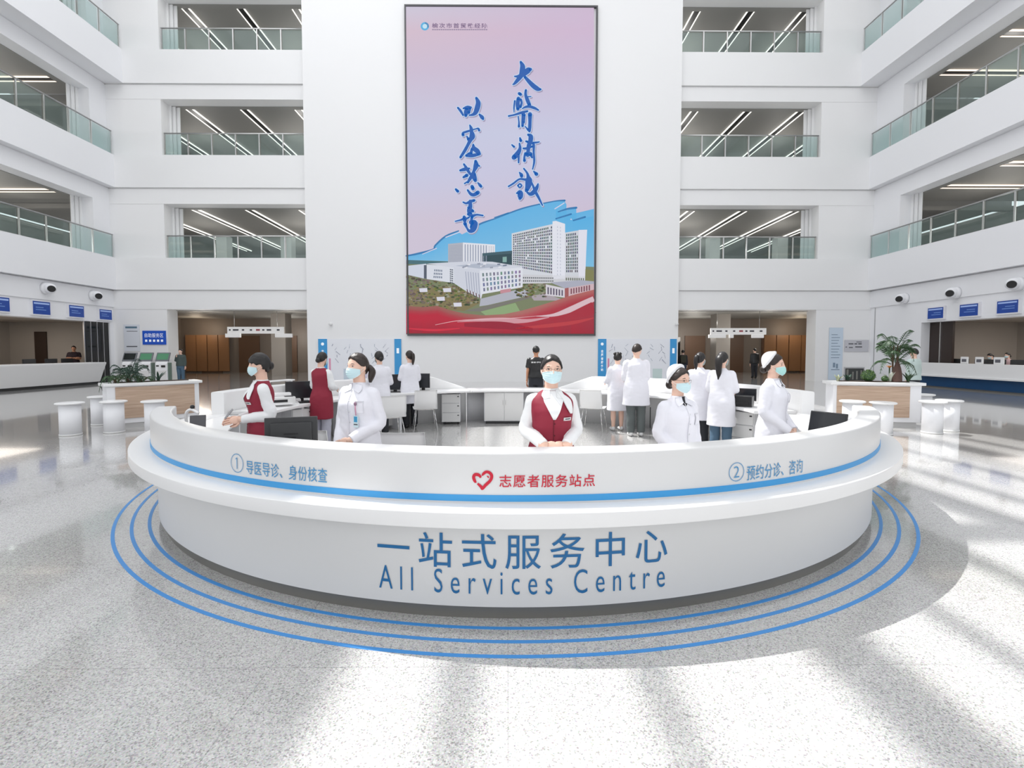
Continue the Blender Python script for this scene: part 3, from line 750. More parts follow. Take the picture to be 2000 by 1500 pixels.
# numbers in rings
def wrap_flat(pts2, a, zc, s, r, mb, lift=.004): mb.face([pol(r + lift, a + x * s / r, zc + y * s) for x, y in pts2])
def ring_pts(m, a, zc, rad, w, r, n=36):
    for k in range(n):
        t0, t1 = 2 * pi * k / n, 2 * pi * (k + 1) / n
        m.face([pol(r + .004, a + q * math.cos(t) / r, zc + q * math.sin(t)) for q, t in ((rad, t0), (rad, t1), (rad - w, t1), (rad - w, t0))])
def ring_number(ch, px, py, rp):
    a = ang_at(px, RP, .9); z = z_at(py, RP, a); z2 = z_at(py - rp, RP, a); rad = z2 - z
    mb = MB(); ring_pts(mb, a, z, rad, .0042, RP)
    h = rad * 1.2
    if ch == '1':
        for q in ([(-.035, -.5), (.045, -.5), (.045, .5), (-.035, .5)], [(-.035, .5), (-.035, .40), (-.17, .30), (-.17, .38)]): mb.face([pol(RP + .004, a + x * h / RP, z + y * h) for x, y in q])
    else:
        v, f = text_mesh(ch, 1, 0, -.012); q = fit(v, -h * .29, h * .29, -h / 2, h / 2)
        mb.add([pol(RP + .004, a + p.x / RP, z + p.y) for p in q], f)
    mb.build('number_ring', PBLUE, D)
ring_number('1', 463.5, 904.5, 18.5)
wrap_text('导医导诊、身份核查', 482, 640, 907, 935, RP, PBLUE, 1.05, .002)
ring_number('2', 1438, 921.5, 18.5)
wrap_text('预约分诊、咨询', 1458, 1567, 903, 931, RP, PBLUE, 1.05, .002)
# brush-drawn heart emblem
mb = MB(); ah = ang_at(943.5, RP, .9); zh = z_at(938, RP, ah)
def hstroke(pts):
    C = catmull([((x - 318) / 280, (305 - y) / 280, w / 280) for x, y, w in pts], 6); L = []; Q = []
    for i, p in enumerate(C):
        t = C[min(i + 1, len(C) - 1)] - C[max(i - 1, 0)]; l = math.hypot(t.x, t.y) or 1
        L.append((p.x - t.y / l * p.z / 2, p.y + t.x / l * p.z / 2)); Q.append((p.x + t.y / l * p.z / 2, p.y - t.x / l * p.z / 2))
    s = .1145
    for i in range(len(C) - 1): mb.face([pol(RP + .004, ah + x * s / RP, zh + y * s) for x, y in (L[i], L[i + 1], Q[i + 1], Q[i])])
hstroke([(290, 265, 30), (255, 228, 44), (205, 225, 44), (185, 265, 44), (205, 320, 40), (225, 335, 14)])
hstroke([(240, 350, 30), (290, 395, 42), (308, 425, 36), (350, 375, 44), (420, 305, 42), (440, 240, 44), (410, 195, 42), (360, 185, 40), (320, 215, 36), (305, 240, 14)])
hstroke([(372, 240, 10), (392, 258, 22), (388, 268, 8)])
mb.build('heart_emblem', RED, D)
# blue rings on the floor
for rr, lb in ((4.222, 'innermost blue ring line on the floor, hugging the round counter'), (4.352, 'middle one of three blue ring lines on the floor round the counter'), (4.482, 'outermost blue ring line on the floor round the counter')):
    mb = MB()
    rs = [[pol(rr - .0135, R_(a), .0), pol(rr + .0135, R_(a), .0), pol(rr + .0135, R_(a), .002), pol(rr - .0135, R_(a), .002)] for a in range(-84, 85)]
    mb.rings(rs, 0, False)
    o = mb.build('floor_line', mat('floor_line_blue', rgb(66, 146, 218), 0.35)); tag(o, lb, 'floor line', 'blue ring lines on the floor')
# rear half of the counter: two screens with sloping ends, one worktop
def rear(sgn, label):
    t = thing('counter_screen', label, 'counter screen', pol(4.2, R_(sgn * 120), 0), 0, 'rear screens of the round counter')
    mb = MB(); rs = []
    for i in range(61):
        a = 87 + (165 - 87) * i / 60
        zt = 1.03 if a < 154 else 1.03 - (a - 154) / 11 * .275
        rs.append([pol(r, R_(sgn * a), 0 if z < .3 else zt + (z - .5)) for r, z in rprof(4.03, 4.2, 0.0, .5, .025)])
    mb.rings(rs); mb.build('panel', SOLID, t)
    return t
rear(-1, 'curved white rear screen of the counter on the kiosk side, its end sloping down')
rear(1, 'curved white rear screen of the counter on the palm planter side, its end sloping down')
t = thing('worktop', 'white curved worktop running round the back of the counter', 'worktop', pol(3.7, pi, 0))
mb = MB(); arc(mb, rprof(3.42, 4.02, .70, .745, .008), 88.5, 165, 60); arc(mb, rprof(3.42, 4.2, .70, .745, .008), 165.3, 194.7, 20); arc(mb, rprof(3.42, 4.02, .70, .745, .008), 195, 271.5, 60)
mb.build('top', SOLID, t)
mb = MB(); arc(mb, [(4.10, 0), (4.10, .70), (4.13, .70), (4.13, 0)], 165.5, 194.5, 20); mb.build('back_panel', WHITE, t)
for a in (104, 122, 140, 220, 238, 256):
    mb = MB(); arc(mb, [(3.5, 0), (3.5, .70), (3.98, .70), (3.98, 0)], a - .4, a + .4, 1, 0, False); mb.build('support_panel', WHITE, t)
# ================================================================ FURNITURE AND FITTINGS
WOODL = None
def wood_mat():
    m = bpy.data.materials.new('pale_wood'); m.use_nodes = True; nt = m.node_tree; b = nt.nodes['Principled BSDF']
    tc = nt.nodes.new('ShaderNodeTexCoord'); mp = nt.nodes.new('ShaderNodeMapping'); mp.inputs['Scale'].default_value = (0.7, 0.7, 16)
    n = nt.nodes.new('ShaderNodeTexNoise'); n.inputs['Scale'].default_value = 2.2; n.inputs['Detail'].default_value = 5; n.inputs['Distortion'].default_value = .5
    cr = nt.nodes.new('ShaderNodeValToRGB'); e = cr.color_ramp.elements
    e[0].position = .3; e[0].color = (0.44, 0.30, 0.215, 1); e[1].position = .72; e[1].color = (0.63, 0.475, 0.36, 1)
    L = nt.links.new; L(tc.outputs['Object'], mp.inputs[0]); L(mp.outputs[0], n.inputs['Vector']); L(n.outputs['Fac'], cr.inputs[0]); L(cr.outputs[0], b.inputs['Base Color'])
    b.inputs['Roughness'].default_value = .45
    return m
WOODL = wood_mat()
SOIL = mat('soil', (0.05, 0.035, 0.025, 1), 0.9)
LEAF = mat('leaf_green', (0.035, 0.085, 0.03, 1), 0.45)
LEAF2 = mat('leaf_bright', (0.09, 0.17, 0.04, 1), 0.5)
LEAF3 = mat('leaf_dark_blue', (0.02, 0.055, 0.035, 1), 0.4)
STEM = mat('stem_brown', (0.09, 0.06, 0.03, 1), 0.7)
def xat(px, Y): return atY(px, 685, Y).x
def wt(px, r=3.72):
    best = min((abs(math.hypot(xat(px, 7 + i * .01) - CX, (7 + i * .01 - CYD) / 1.05) - r), 7 + i * .01) for i in range(500)); return (xat(px, best[1]), best[1], .745)
def planter(loc, rz, label, w=2.25, d=.8, sag=.13, wl=-.40, wr=.42):
    t = thing('planter_box', label, 'planter', loc, rz, 'planters beside the counter')
    def outline(gx, gy, n=20):
        pts = [(-w / 2 - gx, d / 2 + gy), ]
        fr = [(-w / 2 - gx + (w + 2 * gx) * i / n, -d / 2 - gy - sag * (1 - (2 * i / n - 1) ** 2)) for i in range(n + 1)]
        return [(w / 2 + gx, d / 2 + gy), (-w / 2 - gx, d / 2 + gy)] + fr
    mb = MB(); mb.prism([(x, y, .10) for x, y in outline(0, 0)], (0, 0, .77)); mb.build('body', WHITE, t, False)
    mb = MB(); mb.prism([(x, y, 0) for x, y in outline(-.05, -.05)], (0, 0, .10)); mb.build('plinth', SOLIDB, t, False)
    mb = MB(); mb.prism([(x, y, .87) for x, y in outline(.06, .05)], (0, 0, .06)); mb.build('top_rim', SOLID, t, False, bevel=.008)
    mb = MB()
    def wp(u, v, off=0): x = w * (wl + (wr - wl) * u); return Vector((x, -d / 2 - sag * (1 - (2 * x / w) ** 2) - .004 - off, 0.2 + .65 * v))
    mb.grid(lambda u, v, o: wp(u, v, o), 16, 1, 0, False, None, .012); mb.build('wood_panel', WOODL, t, False)
    mb = MB(); mb.prism([(x, y, .925) for x, y in outline(-.16, -.13)], (0, 0, .02)); mb.build('soil', SOIL, t, False)
    return t
def plant_at(px, side, back=.22, z=.94):
    """a spot on the planter's top, back metres behind its front edge"""
    A, B = (Vector((-8.22, 9.8, 0)), Vector((-6.98, 11.2, 0))) if side < 0 else (Vector((6.85, 10.5, 0)), Vector((8.66, 10.0, 0)))
    n = Vector((-(B - A).y, (B - A).x, 0)).normalized(); best = min((abs(proj(A.lerp(B, i / 200) + n * back + Vector((0, 0, z)))[0] - px), i) for i in range(201))
    p = A.lerp(B, best[1] / 200) + n * back; return (p.x, p.y, z)
planter((-7.77, 10.68, 0), R_(48.5), 'pale wood and white planter box holding ferns, in front of the ticket kiosks', 1.64, .44, .09, -.42, .44)
planter((7.90, 10.47, 0), R_(-15.4), 'pale wood and white planter box holding a tall palm and a round bush', 1.62, .44, .09, -.46, .36)
# plants
def frond(mb, base, ang, length, lift, droop, nl, lw, ll, mi=0, rise=.0):
    pts = []
    for i in range(nl + 1):
        t = i / nl; r = length * t * (1 - .15 * t); z = lift * t - droop * t * t * t + rise * t
        pts.append(Vector((base[0] + r * math.cos(ang), base[1] + r * math.sin(ang), base[2] + z)))
    mb.tube(pts, [.008 * (1 - .7 * i / nl) + .002 for i in range(nl + 1)], 5, mi)
    for i in range(max(2, nl // 5), nl + 1):
        p = pts[i]; t = i / nl; d = (pts[min(i + 1, nl)] - pts[i - 1]).normalized(); s = d.cross(Vector((0, 0, 1))).normalized()
        L = ll * (math.sin(pi * min(1, .15 + .85 * t)) * .75 + .25)
        for sg in (-1, 1):
            v = (s * sg * .85 + d * .55 + Vector((0, 0, -.25 - .2 * t))).normalized(); n = v.cross(d).normalized() * .004
            wv = d * lw
            a = p; m1 = p + v * L * .45 + wv; m2 = p + v * L * .45 - wv; e = p + v * L + Vector((0, 0, -L * .12))
            mb.face([a, m1, e, m2], mi)
def palm(loc, label, name='palm_plant', n=14, h=.55, L=.62, seed=1, ms=LEAF, trunk=True, cat='plant', nl=13, lw=.016, ll=.17, lift=(.35, .75)):
    rn = random.Random(seed)
    t = thing(name, label, cat, loc)
    if trunk:
        for k in range(4):
            mb = MB(); a = k * 1.7; mb.tube(catmull([(.03 * math.cos(a), .03 * math.sin(a), 0), (.05 * math.cos(a), .05 * math.sin(a), h * .5), (.09 * math.cos(a + .4), .09 * math.sin(a + .4), h)]), .014, 7); mb.build('stem', STEM, t, False)
    for k in range(n):
        mb = MB(); a = k * 2.4 + rn.uniform(-.3, .3)
        b = (.06 * math.cos(a), .06 * math.sin(a), h * (.45 + .62 * (k / n)) if trunk else .0)
        frond(mb, b, a, L * rn.uniform(.75, 1.1), rn.uniform(*lift), rn.uniform(.15, .5), nl, lw, ll * rn.uniform(.85, 1.1)); mb.build('frond', ms, t, False)
    return t
def loc_at(px, Y, z=.94): return plant_at(px, -1 if px < 1000 else 1, .22 if px < 1000 else Y - 10.15, z)
palm(loc_at(252, 10.75), 'spiky dark fern rising from the planter in front of the kiosks', 'potted_fern', 15, .18, .36, 3, LEAF3, True, nl=10, lw=.012, ll=.13, lift=(.2, .5))
palm(loc_at(228, 10.7), 'low green fern at the outer end of the kiosk-side planter', 'potted_fern', 11, .10, .26, 4, LEAF, True, nl=9, lw=.012, ll=.10, lift=(.1, .28))
palm(loc_at(278, 10.85), 'bushy little fern halfway along the kiosk-side planter', 'potted_fern', 11, .08, .24, 5, LEAF, True, nl=9, lw=.011, ll=.09, lift=(.05, .2))
def blade_plant(loc, label, n, L, seed, m, spread=.5):
    rn = random.Random(seed); t = thing('blade_plant', label, 'plant', loc)
    for k in range(n):
        mb = MB(); a = rn.uniform(0, 2 * pi); s = rn.uniform(.2, spread); l = L * rn.uniform(.7, 1.1)
        P = [Vector((.02 * math.cos(a) + s * l * u * u * math.cos(a), .02 * math.sin(a) + s * l * u * u * math.sin(a), l * u * (1 - .25 * s * u))) for u in (0, .3, .6, .85, 1)]
        sd = Vector((-math.sin(a), math.cos(a), 0)); W = (.012, .02, .02, .012, .001)
        for i in range(4): mb.face([P[i] - sd * W[i], P[i + 1] - sd * W[i + 1], P[i + 1] + sd * W[i + 1], P[i] + sd * W[i]])
        mb.build('leaf', m, t, False)
    return t
blade_plant(loc_at(309, 10.9), 'thin upright blade plant towards the inner end of the kiosk-side planter', 7, .26, 3, LEAF3, .9)
palm(loc_at(1746, 10.42), 'tall feathery palm in the planter beside the blue counter', 'palm_plant', 26, .78, .40, 8, LEAF, True, nl=14, lw=.013, ll=.16, lift=(.15, .60))
def bush(loc, r, label, m, seed):
    rn = random.Random(seed); t = thing('round_bush', label, 'bush', loc)
    mb = MB(); mb.ell((0, 0, r * .8), (r * .9, r * .9, r * .85), 16, 10); mb.build('core', LEAF, t, False)
    mb = MB()
    for k in range(420):
        th = rn.uniform(-.6, 1.5); ph = rn.uniform(0, 2 * pi); d = Vector((math.cos(th) * math.cos(ph), math.cos(th) * math.sin(ph), math.sin(th)))
        p = Vector((0, 0, r * .8)) + d * r * .92; s = d.orthogonal().normalized(); s.rotate(Matrix.Rotation(rn.uniform(0, 6.3), 3, d)); q = d.cross(s)
        l = r * .22; mb.face([p - s * l * .3, p + (q * .6 + d * .5) * l, p + s * l * .3, p - q * l * .2])
    mb.build('leaves', m, t, False)
bush(loc_at(1696, 10.38), .14, 'clipped round green bush in the palm planter', LEAF2, 3)
bush(loc_at(1728, 10.33), .07, 'small mossy mound at the foot of the brown rock in the palm planter', LEAF2, 4)
mb = MB()
rs = []
for i in range(9):
    u = i / 8; r = .088 * (1 - u ** 2.2) + .012
    rs.append([Vector((r * math.cos(j * pi / 6) * (1 + .18 * noise.noise(Vector((j, i * .7, 2)))), r * .8 * math.sin(j * pi / 6) * (1 + .2 * noise.noise(Vector((j, i, 5)))), 0.46 * u)) for j in range(12)])
mb.rings(rs)
o = mb.build('ornamental_rock', mat('brown_rock', (0.10, 0.055, 0.045, 1), 0.85, bump=(30, .6))); o.location = loc_at(1752, 10.30, .942); tag(o, 'upright pointed brown rock under the palm in the planter', 'rock')
def bloom(loc, label, m):
    t = thing('bromeliad', label, 'flower', loc)
    for k in range(9):
        mb = MB(); a = k * 2.4; l = .13; P = [Vector((l * u * .7 * math.cos(a), l * u * .7 * math.sin(a), .28 + l * u * (1.3 - u))) for u in (0, .5, 1)]; sd = Vector((-math.sin(a), math.cos(a), 0)); W = (.012, .02, .002)
        for i in range(2): mb.face([P[i] - sd * W[i], P[i + 1] - sd * W[i + 1], P[i + 1] + sd * W[i + 1], P[i] + sd * W[i]])
        mb.build('petal', m, t, False)
    mb = MB(); mb.tube([(0, 0, 0), (0, 0, .29)], .012, 7); mb.build('stem', LEAF, t, False)
bloom(loc_at(1736, 10.46, .942), 'orange spiky flower beside the brown rock in the palm planter', mat('orange_petal', rgb(225, 150, 70), .5))
blade_plant(loc_at(1738, 10.31), 'striped pale blade plant before the orange flower in the palm planter', 9, .24, 9, mat('pale_leaf', (.42, .45, .38, 1), .5), .8)
blade_plant(loc_at(1773, 10.35), 'leafy green blade plant at the outer end of the palm planter', 16, .22, 11, LEAF, .9)
blade_plant(loc_at(1656, 10.38), 'dark tufted blade plant in front of the small photo in the palm planter', 14, .17, 12, LEAF3, .8)
blade_plant(loc_at(1637, 10.38), 'sparse pale grass tuft at the inner end of the palm planter', 9, .15, 13, mat('pale_grass', (.35, .38, .24, 1), .6), .9)
# stools
def stool_proto(label):
    t = thing('white_stool', label, 'stool', (0, 0, 0), 0, 'white drum stools by the planters')
    mb = MB(); mb.rings([[Vector((r * math.cos(j * pi / 20), r * math.sin(j * pi / 20), z)) for j in range(40)] for r, z in ((.200, .585), (.217, .592), (.222, .605), (.217, .618), (.200, .625))]); mb.build('seat', SOLID, t, False)
    mb = MB(); mb.rings([[Vector((r * math.cos(j * pi / 20), r * math.sin(j * pi / 20), z)) for j in range(40)] for r, z in ((.165, .03), (.165, .585))]); mb.build('pedestal', WHITE, t, False)
    mb = MB(); mb.rings([[Vector((r * math.cos(j * pi / 20), r * math.sin(j * pi / 20), z)) for j in range(40)] for r, z in ((.172, .0), (.172, .03))]); mb.build('foot', SOLIDB, t, False)
    return t
S0 = None
for px, Y, lb in ((132, 9.25, 'white drum stool standing furthest out, beyond the kiosk-side planter'), (218, 9.55, 'white drum stool before the outer end of the kiosk-side planter'), (298, 9.6, 'white drum stool behind the counter rim, before the kiosk-side planter'),
                  (192, 10.55, 'white drum stool half hidden at the outer end of the kiosk-side planter'),
                  (1668, 9.45, 'white drum stool before the inner half of the palm planter'), (1728, 9.2, 'white drum stool before the middle of the palm planter'),
                  (1826, 9.35, 'white drum stool just past the palm planter, the nearer of two overlapping'), (1858, 9.6, 'white drum stool past the palm planter, behind its overlapping neighbour'), (1806, 10.9, 'white drum stool peeping out behind the outer end of the palm planter')):
    L = (xat(px, Y), Y, 0)
    if S0 is None: S0 = stool_proto(lb); S0.location = L
    else: dup(S0, L, 0, lb)
# chairs
def chair_proto(label):
    t = thing('shell_chair', label, 'chair', (0, 0, 0), 0, 'white shell chairs inside the counter')
    def shell(u, v, o=0):     # v 0..1 from front of seat to top of back
        x = (u - .5) * .46 * (1 - .12 * max(0, v - .5))
        if v < .48: y = -.20 + .40 * v / .48; z = .455 - .018 * math.sin(pi * v / .48)
        else:
            k = (v - .48) / .52; y = .20 + .05 * math.sin(min(1, k * 2) * pi / 2) + .06 * k; z = .455 + .375 * k ** 1.25
        c = (2 * u - 1) ** 2
        return Vector((x, y - (.035 * c if v > .55 else 0) + (o if v > .55 else 0), z + (.012 * c if v < .5 else 0) - (o if v <= .55 else 0)))
    mb = MB(); mb.grid(lambda u, v, o: shell(u, v / 2, o), 10, 10, 0, True, None, .012); mb.build('seat', SOLID, t, False)
    mb = MB(); mb.grid(lambda u, v, o: shell(u, .5 + v / 2, o), 10, 12, 0, True, None, .012); mb.build('backrest', SOLID, t, False)
    for sx in (-1, 1):
        for sy in (-1, 1):
            mb = MB(); mb.tube([(sx * .17, sy * .14, .445), (sx * .235, sy * .22, .0)], .009, 8); mb.build('leg', CHROME, t, False)
    mb = MB(); mb.box(-.17, .17, -.14, .14, .425, .437); mb.build('seat_frame', CHROME, t, False)
    return t
C0 = None
for px, Y, rz, lb in ((829, 9.75, pi + .25, 'white shell chair with slim steel legs before the drawer pedestal'), (760, 8.55, pi + .5, 'white shell chair between the white-coated women at the back worktop'), (795, 4.85, pi, 'white shell chair showing only its back over the front counter rim'),
                      (628, 5.0, pi - .2, 'white shell chair beside the big black monitor, behind the white-coated woman'), (1160, 9.8, pi - .4, 'white shell chair beside the paired white coats at the back worktop')):
    L = (xat(px, Y), Y, 0)
    if C0 is None: C0 = chair_proto(lb); C0.location = L; C0.rotation_euler.z = rz
    else: dup(C0, L, rz, lb)
# drawer pedestals and cupboards under the back worktop
def pedestal(loc, rz, label, w=.40, h=.66, casters=True):
    t = thing('drawer_pedestal', label, 'drawer unit', loc, rz, 'drawer pedestals under the worktop')
    z0 = .05 if casters else 0
    mb = MB(); mb.box(-w / 2, w / 2, -.20, .20, z0, h); mb.build('body', WHITE, t, False, bevel=.004)
    for k in range(3):
        za = z0 + .012 + k * (h - z0) / 3; mb = MB(); mb.box(-w / 2 + .008, w / 2 - .008, -.218, -.20, za, za + (h - z0) / 3 - .014); d = mb.build('drawer', SOLIDB, t, False, bevel=.003)
        mb = MB(); mb.box(w / 2 - .06, w / 2 - .025, -.226, -.218, za + .13, za + .15); mb.build('handle', DGREY, d, False)
    if casters:
        for sx in (-1, 1):
            for sy in (-1, 1): mb = MB(); mb.cyl((sx * (w / 2 - .05) - .012, sy * .15, .025), (sx * (w / 2 - .05) + .012, sy * .15, .025), .025, n=12); mb.build('caster', BLACK, t, False)
    return t
pedestal((xat(881, 10.7), 10.72, 0), .05, 'white three-drawer pedestal in plain view under the back worktop')
pedestal((xat(757, 10.2), 10.2, 0), .3, 'white three-drawer pedestal behind the chair of the white-coated women')
pedestal(wt(575, 3.7)[:2] + (0,), .9, 'white three-drawer pedestal under the printer end of the worktop', .34)
pedestal(wt(1462, 3.7)[:2] + (0,), -.9, 'white three-drawer pedestal beside the long-haired woman in a white coat')
t = thing('cupboard', 'white two-door cupboard under the middle of the back worktop', 'cupboard', (xat(985, 10.75), 10.8, 0))
mb = MB(); mb.box(-.44, .42, -.2, .22, .06, .69); mb.build('body', WHITE, t, False)
mb = MB(); mb.box(-.41, .40, -.17, .2, 0, .06); mb.build('plinth', DGREY, t, False)
for s in (-1, 1):
    mb = MB(); mb.box(-.425 if s < 0 else .003, -.003 if s < 0 else .41, -.218, -.2, .075, .68); d = mb.build('door', SOLIDB, t, False, bevel=.003)
    mb = MB(); mb.box(s * .03 - .006, s * .03 + .006, -.226, -.218, .42, .52); mb.build('handle', STEEL, d, False)
mb = MB(); mb.box(-.09, .09, -.2, .2, 0, .44); o = mb.build('computer_tower', BLACK, bevel=.008); o.location = (xat(1274, 10.15), 10.15, 0); o['_o'] = (0, 0, 0); tag(o, 'black computer tower on the floor beside the tall man in a white coat', 'computer')
mb = MB(); mb.box(-.09, .09, -.2, .2, 0, .42); o = mb.build('computer_tower', BLACK, bevel=.008); o.location = (xat(792, 10.4), 10.45, 0); tag(o, 'black computer tower on the floor behind the ponytailed woman', 'computer')
# monitors
def monitor(loc, rz, label, w=.52, h=.32, z0=.10, tilt=0.0, back=True):
    t = thing('monitor', label, 'monitor', loc, rz, 'black monitors on the counter')
    M = Matrix.Translation((0, 0, z0)) @ Matrix.Rotation(tilt, 4, 'X')
    mb = MB(); mb.box(-w / 2, w / 2, -.018, .0, 0, h, 0, M); mb.box(-w / 2 + .04, w / 2 - .04, 0, .022, .03, h - .04, 0, M); mb.build('casing', DGREY, t, False, bevel=.006)
    mb = MB(); mb.box(-w / 2 + .012, w / 2 - .012, -.0205, -.0175, .018, h - .012, 0, M); mb.build('screen', SCREEN, t, False)
    mb = MB(); mb.box(-.035, .035, .0, .03, .0, z0 + .12); mb.build('stand', BLACK, t, False)
    mb = MB(); mb.box(-.12, .12, -.09, .10, 0, .012); mb.build('foot', BLACK, t, False, bevel=.004)
    mb = MB(); mb.box(-.05, .05, .021, .024, h * .52, h * .56, 0, M); mb.build('vent', BLACK, t, False)
    return t
WT = .715
monitor((xat(566, 3.62), 3.62, WT), pi + .30, 'big black monitor seen from behind over the counter rim, beside the front red-vested woman', .365, .265, .125)
def kb(loc, rz, label):
    mb = MB(); mb.box(-.21, .21, -.07, .07, 0, .02); 
    for i in range(14):
        for j in range(5): mb.box(-.20 + i * .0285, -.177 + i * .0285, -.062 + j * .025, -.043 + j * .025, .02, .025)
    o = mb.build('keyboard', BLACK); o.location = loc; o.rotation_euler.z = rz; tag(o, label, 'keyboard')
monitor(wt(587, 3.8), .55, 'black monitor beside the printer on the back worktop', .50, .29, .05)
monitor(wt(771, 3.8), .1, 'black monitor between the two white-coated women at the back worktop', .40, .32, .05)
monitor(wt(826, 3.8), -.1, 'black monitor at the ponytailed woman\'s elbow on the back worktop', .30, .31, .06)
monitor(wt(1452, 3.8), -.7, 'low black monitor behind the long-haired woman in a white coat', .42, .20, .05)
kb(wt(597, 3.55), .55, 'black keyboard under the monitor next to the printer')
mb = MB(); mb.box(-.17, .17, -.12, .12, 0, .16); mb.box(-.12, .12, -.13, -.12, .03, .08); o = mb.build('black_case', BLACK, bevel=.025); o.location = wt(1449, 3.55); o.rotation_euler.z = -.6; tag(o, 'black rounded case on the worktop beside the long-haired woman', 'case')
monitor((xat(1625, 4.62), 4.68, WT), -1.05, 'slim black tilted display on the counter beside the nurse looking aside', .34, .27, .02, -.25)
# printer and papers
t = thing('printer', 'off-white desktop printer on the back worktop behind the front red-vested woman', 'printer', wt(545, 3.72), .6)
mb = MB(); mb.box(-.2, .2, -.17, .17, 0, .14); mb.build('body', SOLIDB, t, False, bevel=.015)
mb = MB(); mb.box(-.15, .15, -.26, -.17, .03, .045); mb.build('paper_tray', SOLID, t, False)
mb = MB(); mb.box(-.14, .08, -.173, -.168, .06, .10); mb.build('paper_slot', BLACK, t, False)
mb = MB(); mb.box(-.17, .17, .02, .15, .14, .19); mb.build('lid', SOLID, t, False, bevel=.01)
mb = MB(); mb.box(.05, .17, -.15, -.05, .14, .152); mb.build('control_panel', DGREY, t, False)
for k, (px, Y) in enumerate(((566, 3.6), (570, 3.85))):
    mb = MB(); mb.box(-.11, .11, -.15, .15, 0, .035 + .02 * k); o = mb.build('paper_stack', SOLID); o.location = wt(px, Y); o.rotation_euler.z = .5; tag(o, ('low paper stack beside the printer', 'thicker paper stack against the back screen by the printer')[k], 'paper')
mb = MB(); mb.box(-.3, .3, -.07, .07, .05, .07); mb.box(-.27, -.23, -.05, .05, 0, .05); mb.box(.23, .27, -.05, .05, 0, .05)
o = mb.build('desk_shelf', SOLID); o.location = (xat(543, 8.3), 8.3, 1.03); o.rotation_euler.z = 1.25; tag(o, 'white raised shelf on the back worktop behind the printer', 'shelf')
# card terminal stand on the front counter
t = thing('card_terminal', 'dark grey card terminal with a white arm at the stool end of the front counter', 'terminal', (xat(377, 4.9), 4.93, WT), R_(24))
mb = MB(); mb.box(-.15, .15, -.12, .12, 0, .022); mb.build('base', BLACK, t, False, bevel=.006)
M = Matrix.Translation((.0, -.02, .02)) @ Matrix.Rotation(R_(-16), 4, 'X')
mb = MB(); mb.box(-.065, .075, -.012, .012, 0, .215, 0, M); mb.build('screen', mat('terminal_grey', (.10, .10, .11, 1), .3), t, False, bevel=.006)
mb = MB(); mb.prism([(-.13, -.03, .02), (-.13, .09, .02), (-.13, .055, .15), (-.13, .03, .15)], (.075, 0, 0)); mb.build('bracket', WHITE, t, False)
mb = MB(); mb.tube(catmull([(-.10, .07, .14), (-.10, .06, .25), (-.05, .03, .29), (.02, -.02, .25)]), .014, 8); mb.build('arm', SOLID, t, False)
mb = MB(); mb.ell((-.04, .03, .315), (.022, .022, .022), 12, 8); mb.build('camera_head', BLACK, t, False)
mb = MB(); mb.box(.07, .17, -.08, -.02, .022, .035); mb.build('card_reader', DGREY, t, False)
mb = MB(); mb.cyl((0, 0, 0), (0, 0, .012), .03, n=20); mb.cyl((0, 0, .012), (0, 0, .02), .02, n=20); o = mb.build('call_button', SOLID); o.location = (xat(411, 4.25), 4.32, WT); tag(o, 'small round white button on the counter top near the card terminal', 'button')
mb = MB(); mb.box(-.15, .15, -.1, .1, 0, .07); mb.box(-.13, .13, -.11, -.1, .015, .055); o = mb.build('document_tray', SOLID, bevel=.006); o.location = (xat(1572, 4.5), 4.5, WT); o.rotation_euler.z = -.9; tag(o, 'low white document tray on the counter in front of the nurse looking aside', 'tray')
# kiosks
def kiosk(loc, label, lit):
    t = thing('ticket_kiosk', label, 'kiosk', loc, .1, 'self service kiosks')
    mb = MB(); mb.prism([(-.27, -.18, 0), (-.27, .28, 0), (-.27, .28, 1.18), (-.27, .02, 1.18), (-.27, -.18, .95)], (.54, 0, 0)); mb.build('cabinet', WHITE, t, False, bevel=.01)
    M = Matrix.Translation((0, -.08, 1.08)) @ Matrix.Rotation(R_(-24), 4, 'X')
    mb = MB(); mb.box(-.31, .31, -.03, .03, 0, .46, 0, M); h = mb.build('screen_housing', mat('kiosk_grey', (.16, .17, .19, 1), .4), t, False, bevel=.01)
    mb = MB(); mb.box(-.26, .26, -.034, -.029, .07, .40, 0, M); mb.build('screen', mat('kiosk_screen_%d' % lit, rgb(70, 120, 90) if lit else rgb(16, 26, 22), .2, emit=.35 if lit else .0), h, False)
    mb = MB(); mb.box(.02, .20, -.215, -.18, .78, .88); mb.box(-.22, -.10, -.195, -.18, .82, .88); mb.build('card_slot', BLACK, t, False)
    mb = MB(); mb.box(-.24, .24, -.186, -.18, .15, .62); mb.build('front_panel', SOLIDB, t, False)
    mb = MB(); mb.box(.271, .28, -.1, .22, .1, 1.0); mb.build('side_stripe', mat('kiosk_side', rgb(120, 140, 130), .4), t, False)
    return t
kiosk((xat(250, 24.3), 24.4, 0), 'dim-screened ticket kiosk nearest the dark glass doors, half hidden by the fern', 0)
kiosk((xat(282, 24.3), 24.4, 0), 'green-screened ticket kiosk in the middle, under the blue sign', 1)
kiosk((xat(315, 24.3), 24.4, 0), 'green-screened ticket kiosk beside the standing man in jeans', 2)
